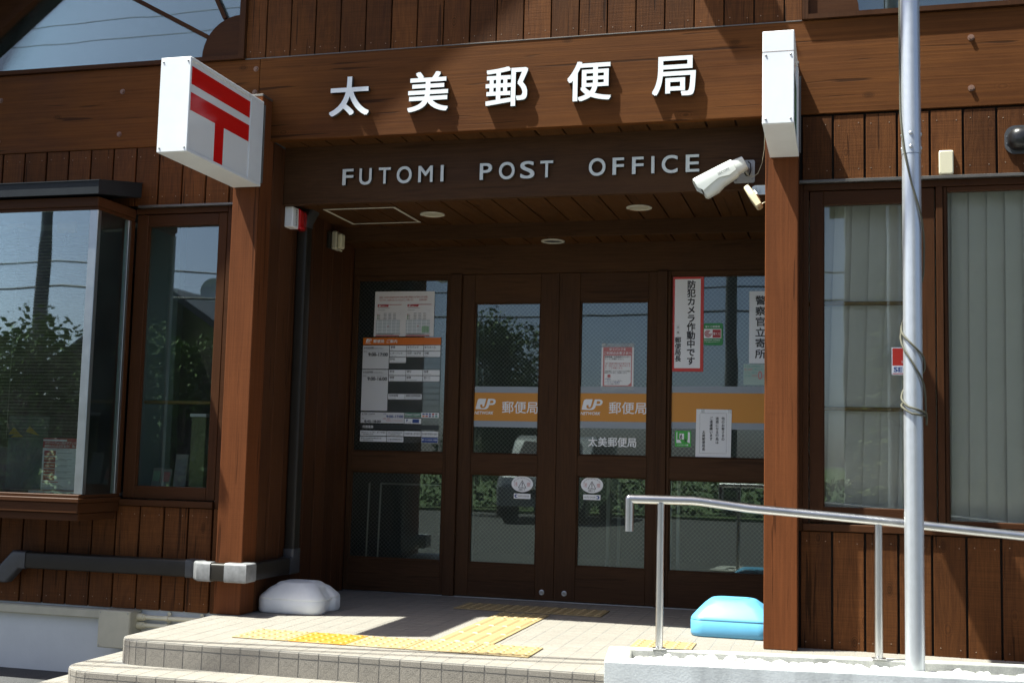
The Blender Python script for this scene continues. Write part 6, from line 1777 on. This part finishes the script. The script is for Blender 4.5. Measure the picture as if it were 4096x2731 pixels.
upole(0.2, -21.5, 9.4, 0.18, 'tall grey utility pole mirrored in the sliding doors')
upole(14.5, -18.0, 10.6, 0.18, 'utility pole beyond the right end of the forecourt')
def wire(pts, r, label, sag=0.25):
    P_ = []
    for a, b in zip(pts, pts[1:]):
        a, b = Vector(a), Vector(b)
        for i in range(10):
            t = i / 10; p = a + (b - a) * t; p.z -= sag * 4 * t * (1 - t); P_.append(p)
    P_.append(Vector(pts[-1]))
    o = MB().tube(P_, r, 6).build('overhead_wire', M['cable'], None, smooth=60)
    tag(o, label, 'cable', 'overhead wires across the forecourt')
for z, r, y, lb in ((5.35, 0.022, -19.0, 'upper of the two thick low cables strung between the poles'), (4.75, 0.026, -19.2, 'lower of the two thick low cables strung between the poles')):
    wire([(-45, y, z), (-15.2, y, z), (0.2, y - 2.4, z), (14.5, y, z), (45, y, z)], r, lb)
for z, r, y, lb in ((10.9, 0.012, -19.4, 'lowest of the three thin high wires mirrored in the fan window'), (11.9, 0.012, -19.9, 'middle of the three thin high wires mirrored in the fan window'), (12.2, 0.012, -19.4, 'topmost of the three thin high wires mirrored in the fan window')):
    wire([(-45, y - 2, z + 0.6), (0, y, z), (45, y, z + 0.5)], r, lb, 0.5)
# service cables that run overhead to the building and draw thin shade lines over the step edge
for (ya, z0, r, lb) in ((-1.845, 5.0, 0.017, 'cable running overhead along the front of the building, the one nearer the wall'), (-1.96, 5.05, 0.012, 'cable running overhead along the front of the building, the outer one')):
    wire([(-16.0, ya - 13.65 * 0.148, z0), (-2.35, ya, z0), (7.0, ya + 9.35 * 0.148, z0)], r, lb, 0.0)

van = thing('parked_van', (-3.0, -16.6, -0.41), 'silver-grey van parked across the forecourt, mirrored low in the sliding doors', 'van')
vx, vy, vg = -3.0, -16.6, -0.41
prof = [(-2.1, 0.35), (-2.15, 0.75), (-2.05, 0.95), (-1.35, 1.12), (-0.75, 1.68), (-0.45, 1.80), (1.9, 1.82), (2.15, 1.6), (2.2, 0.8), (2.15, 0.35)]
def vl(w, k, dz=0.0): return [(vx + w, vy - p[0] * k, vg + p[1] + dz) for p in prof]
sec_ = []
for w, k in ((-0.85, 0.97), (-0.80, 1.0), (0.80, 1.0), (0.85, 0.97)): sec_.append(vl(w, k))
MB().loft(sec_).build('body', M['van_paint'], van, smooth=30)
MB().poly([(vx - 0.70, vy + 1.30, vg + 1.17), (vx + 0.70, vy + 1.30, vg + 1.17), (vx + 0.62, vy + 0.80, vg + 1.66), (vx - 0.62, vy + 0.80, vg + 1.66)], (0, 0.02, 0.02)).build('windscreen', M['van_glass'], van)
for sx in (-1, 1):
    for a, b in ((-0.60, 0.55), (0.65, 1.75)):
        boxpart('side_window', vx + sx * 0.852 - 0.006, vx + sx * 0.852 + 0.006, vy - b, vy - a, vg + 1.15, vg + 1.62, M['van_glass'], van, 0.002)
    MB().loft([[(vx + sx * (0.45 + 0.28 * i / 1), vy + 2.06, vg + z) for z in (0.78, 0.98)] + [(vx + sx * (0.45 + 0.28 * i), vy + 2.13, vg + z) for z in (0.95, 0.80)] for i in (0, 1)]).build('headlight', M['white_panel'], van)
    boxpart('mirror', vx + sx * 0.98 - 0.09, vx + sx * 0.98 + 0.09, vy + 0.82, vy + 0.92, vg + 1.12, vg + 1.28, M['van_paint'], van, 0.03)
    for yy_ in (1.35, -1.35):
        wh = MB().tube([(vx + sx * 0.66, vy + yy_, vg + 0.31), (vx + sx * 0.86, vy + yy_, vg + 0.31)], 0.31, 20).build('wheel', M['tyre'], van, smooth=40)
        MB().tube([(vx + sx * 0.80, vy + yy_, vg + 0.31), (vx + sx * 0.868, vy + yy_, vg + 0.31)], 0.19, 16).build('rim', M['alu'], wh, smooth=40)
boxpart('grille', vx - 0.42, vx + 0.42, vy + 2.11, vy + 2.17, vg + 0.55, vg + 0.72, M['black'], van, 0.01)
for i, (xa, ya, w, lb) in enumerate(((-12.0, -18.6, 7.0, 'long low hedge mirrored in the left windows'), (-2.2, -20.0, 10.5, 'long low hedge mirrored in the sliding doors'))):
    rr = random.Random(40 + i); mb = MB()
    for k in range(2600):
        p = Vector((xa + rr.uniform(-w / 2, w / 2), ya + rr.uniform(-0.4, 0.4), -0.4 + rr.uniform(0, 1.0))); s = rr.uniform(0.05, 0.1)
        a1 = Vector((rr.gauss(0, 1), rr.gauss(0, 1), rr.gauss(0, 1))).normalized(); a2 = a1.orthogonal().normalized()
        mb.add([p - a1 * s, p + a2 * s * 0.6, p + a1 * s, p - a2 * s * 0.6], [(0, 1, 2, 3)])
    o = mb.build('hedge', M['leaf_a'], None); tag(o, lb, 'hedge', 'hedges across the forecourt')

for o in D.objects:
    if o.name.split('.')[0] in ('small_print', 'red_print', 'white_print', 'red_lettering', 'lettering', 'nail_heads', 'small_lettering', 'black_lettering', 'screws') and o.parent is not None:
        o['kind'] = 'stuff'
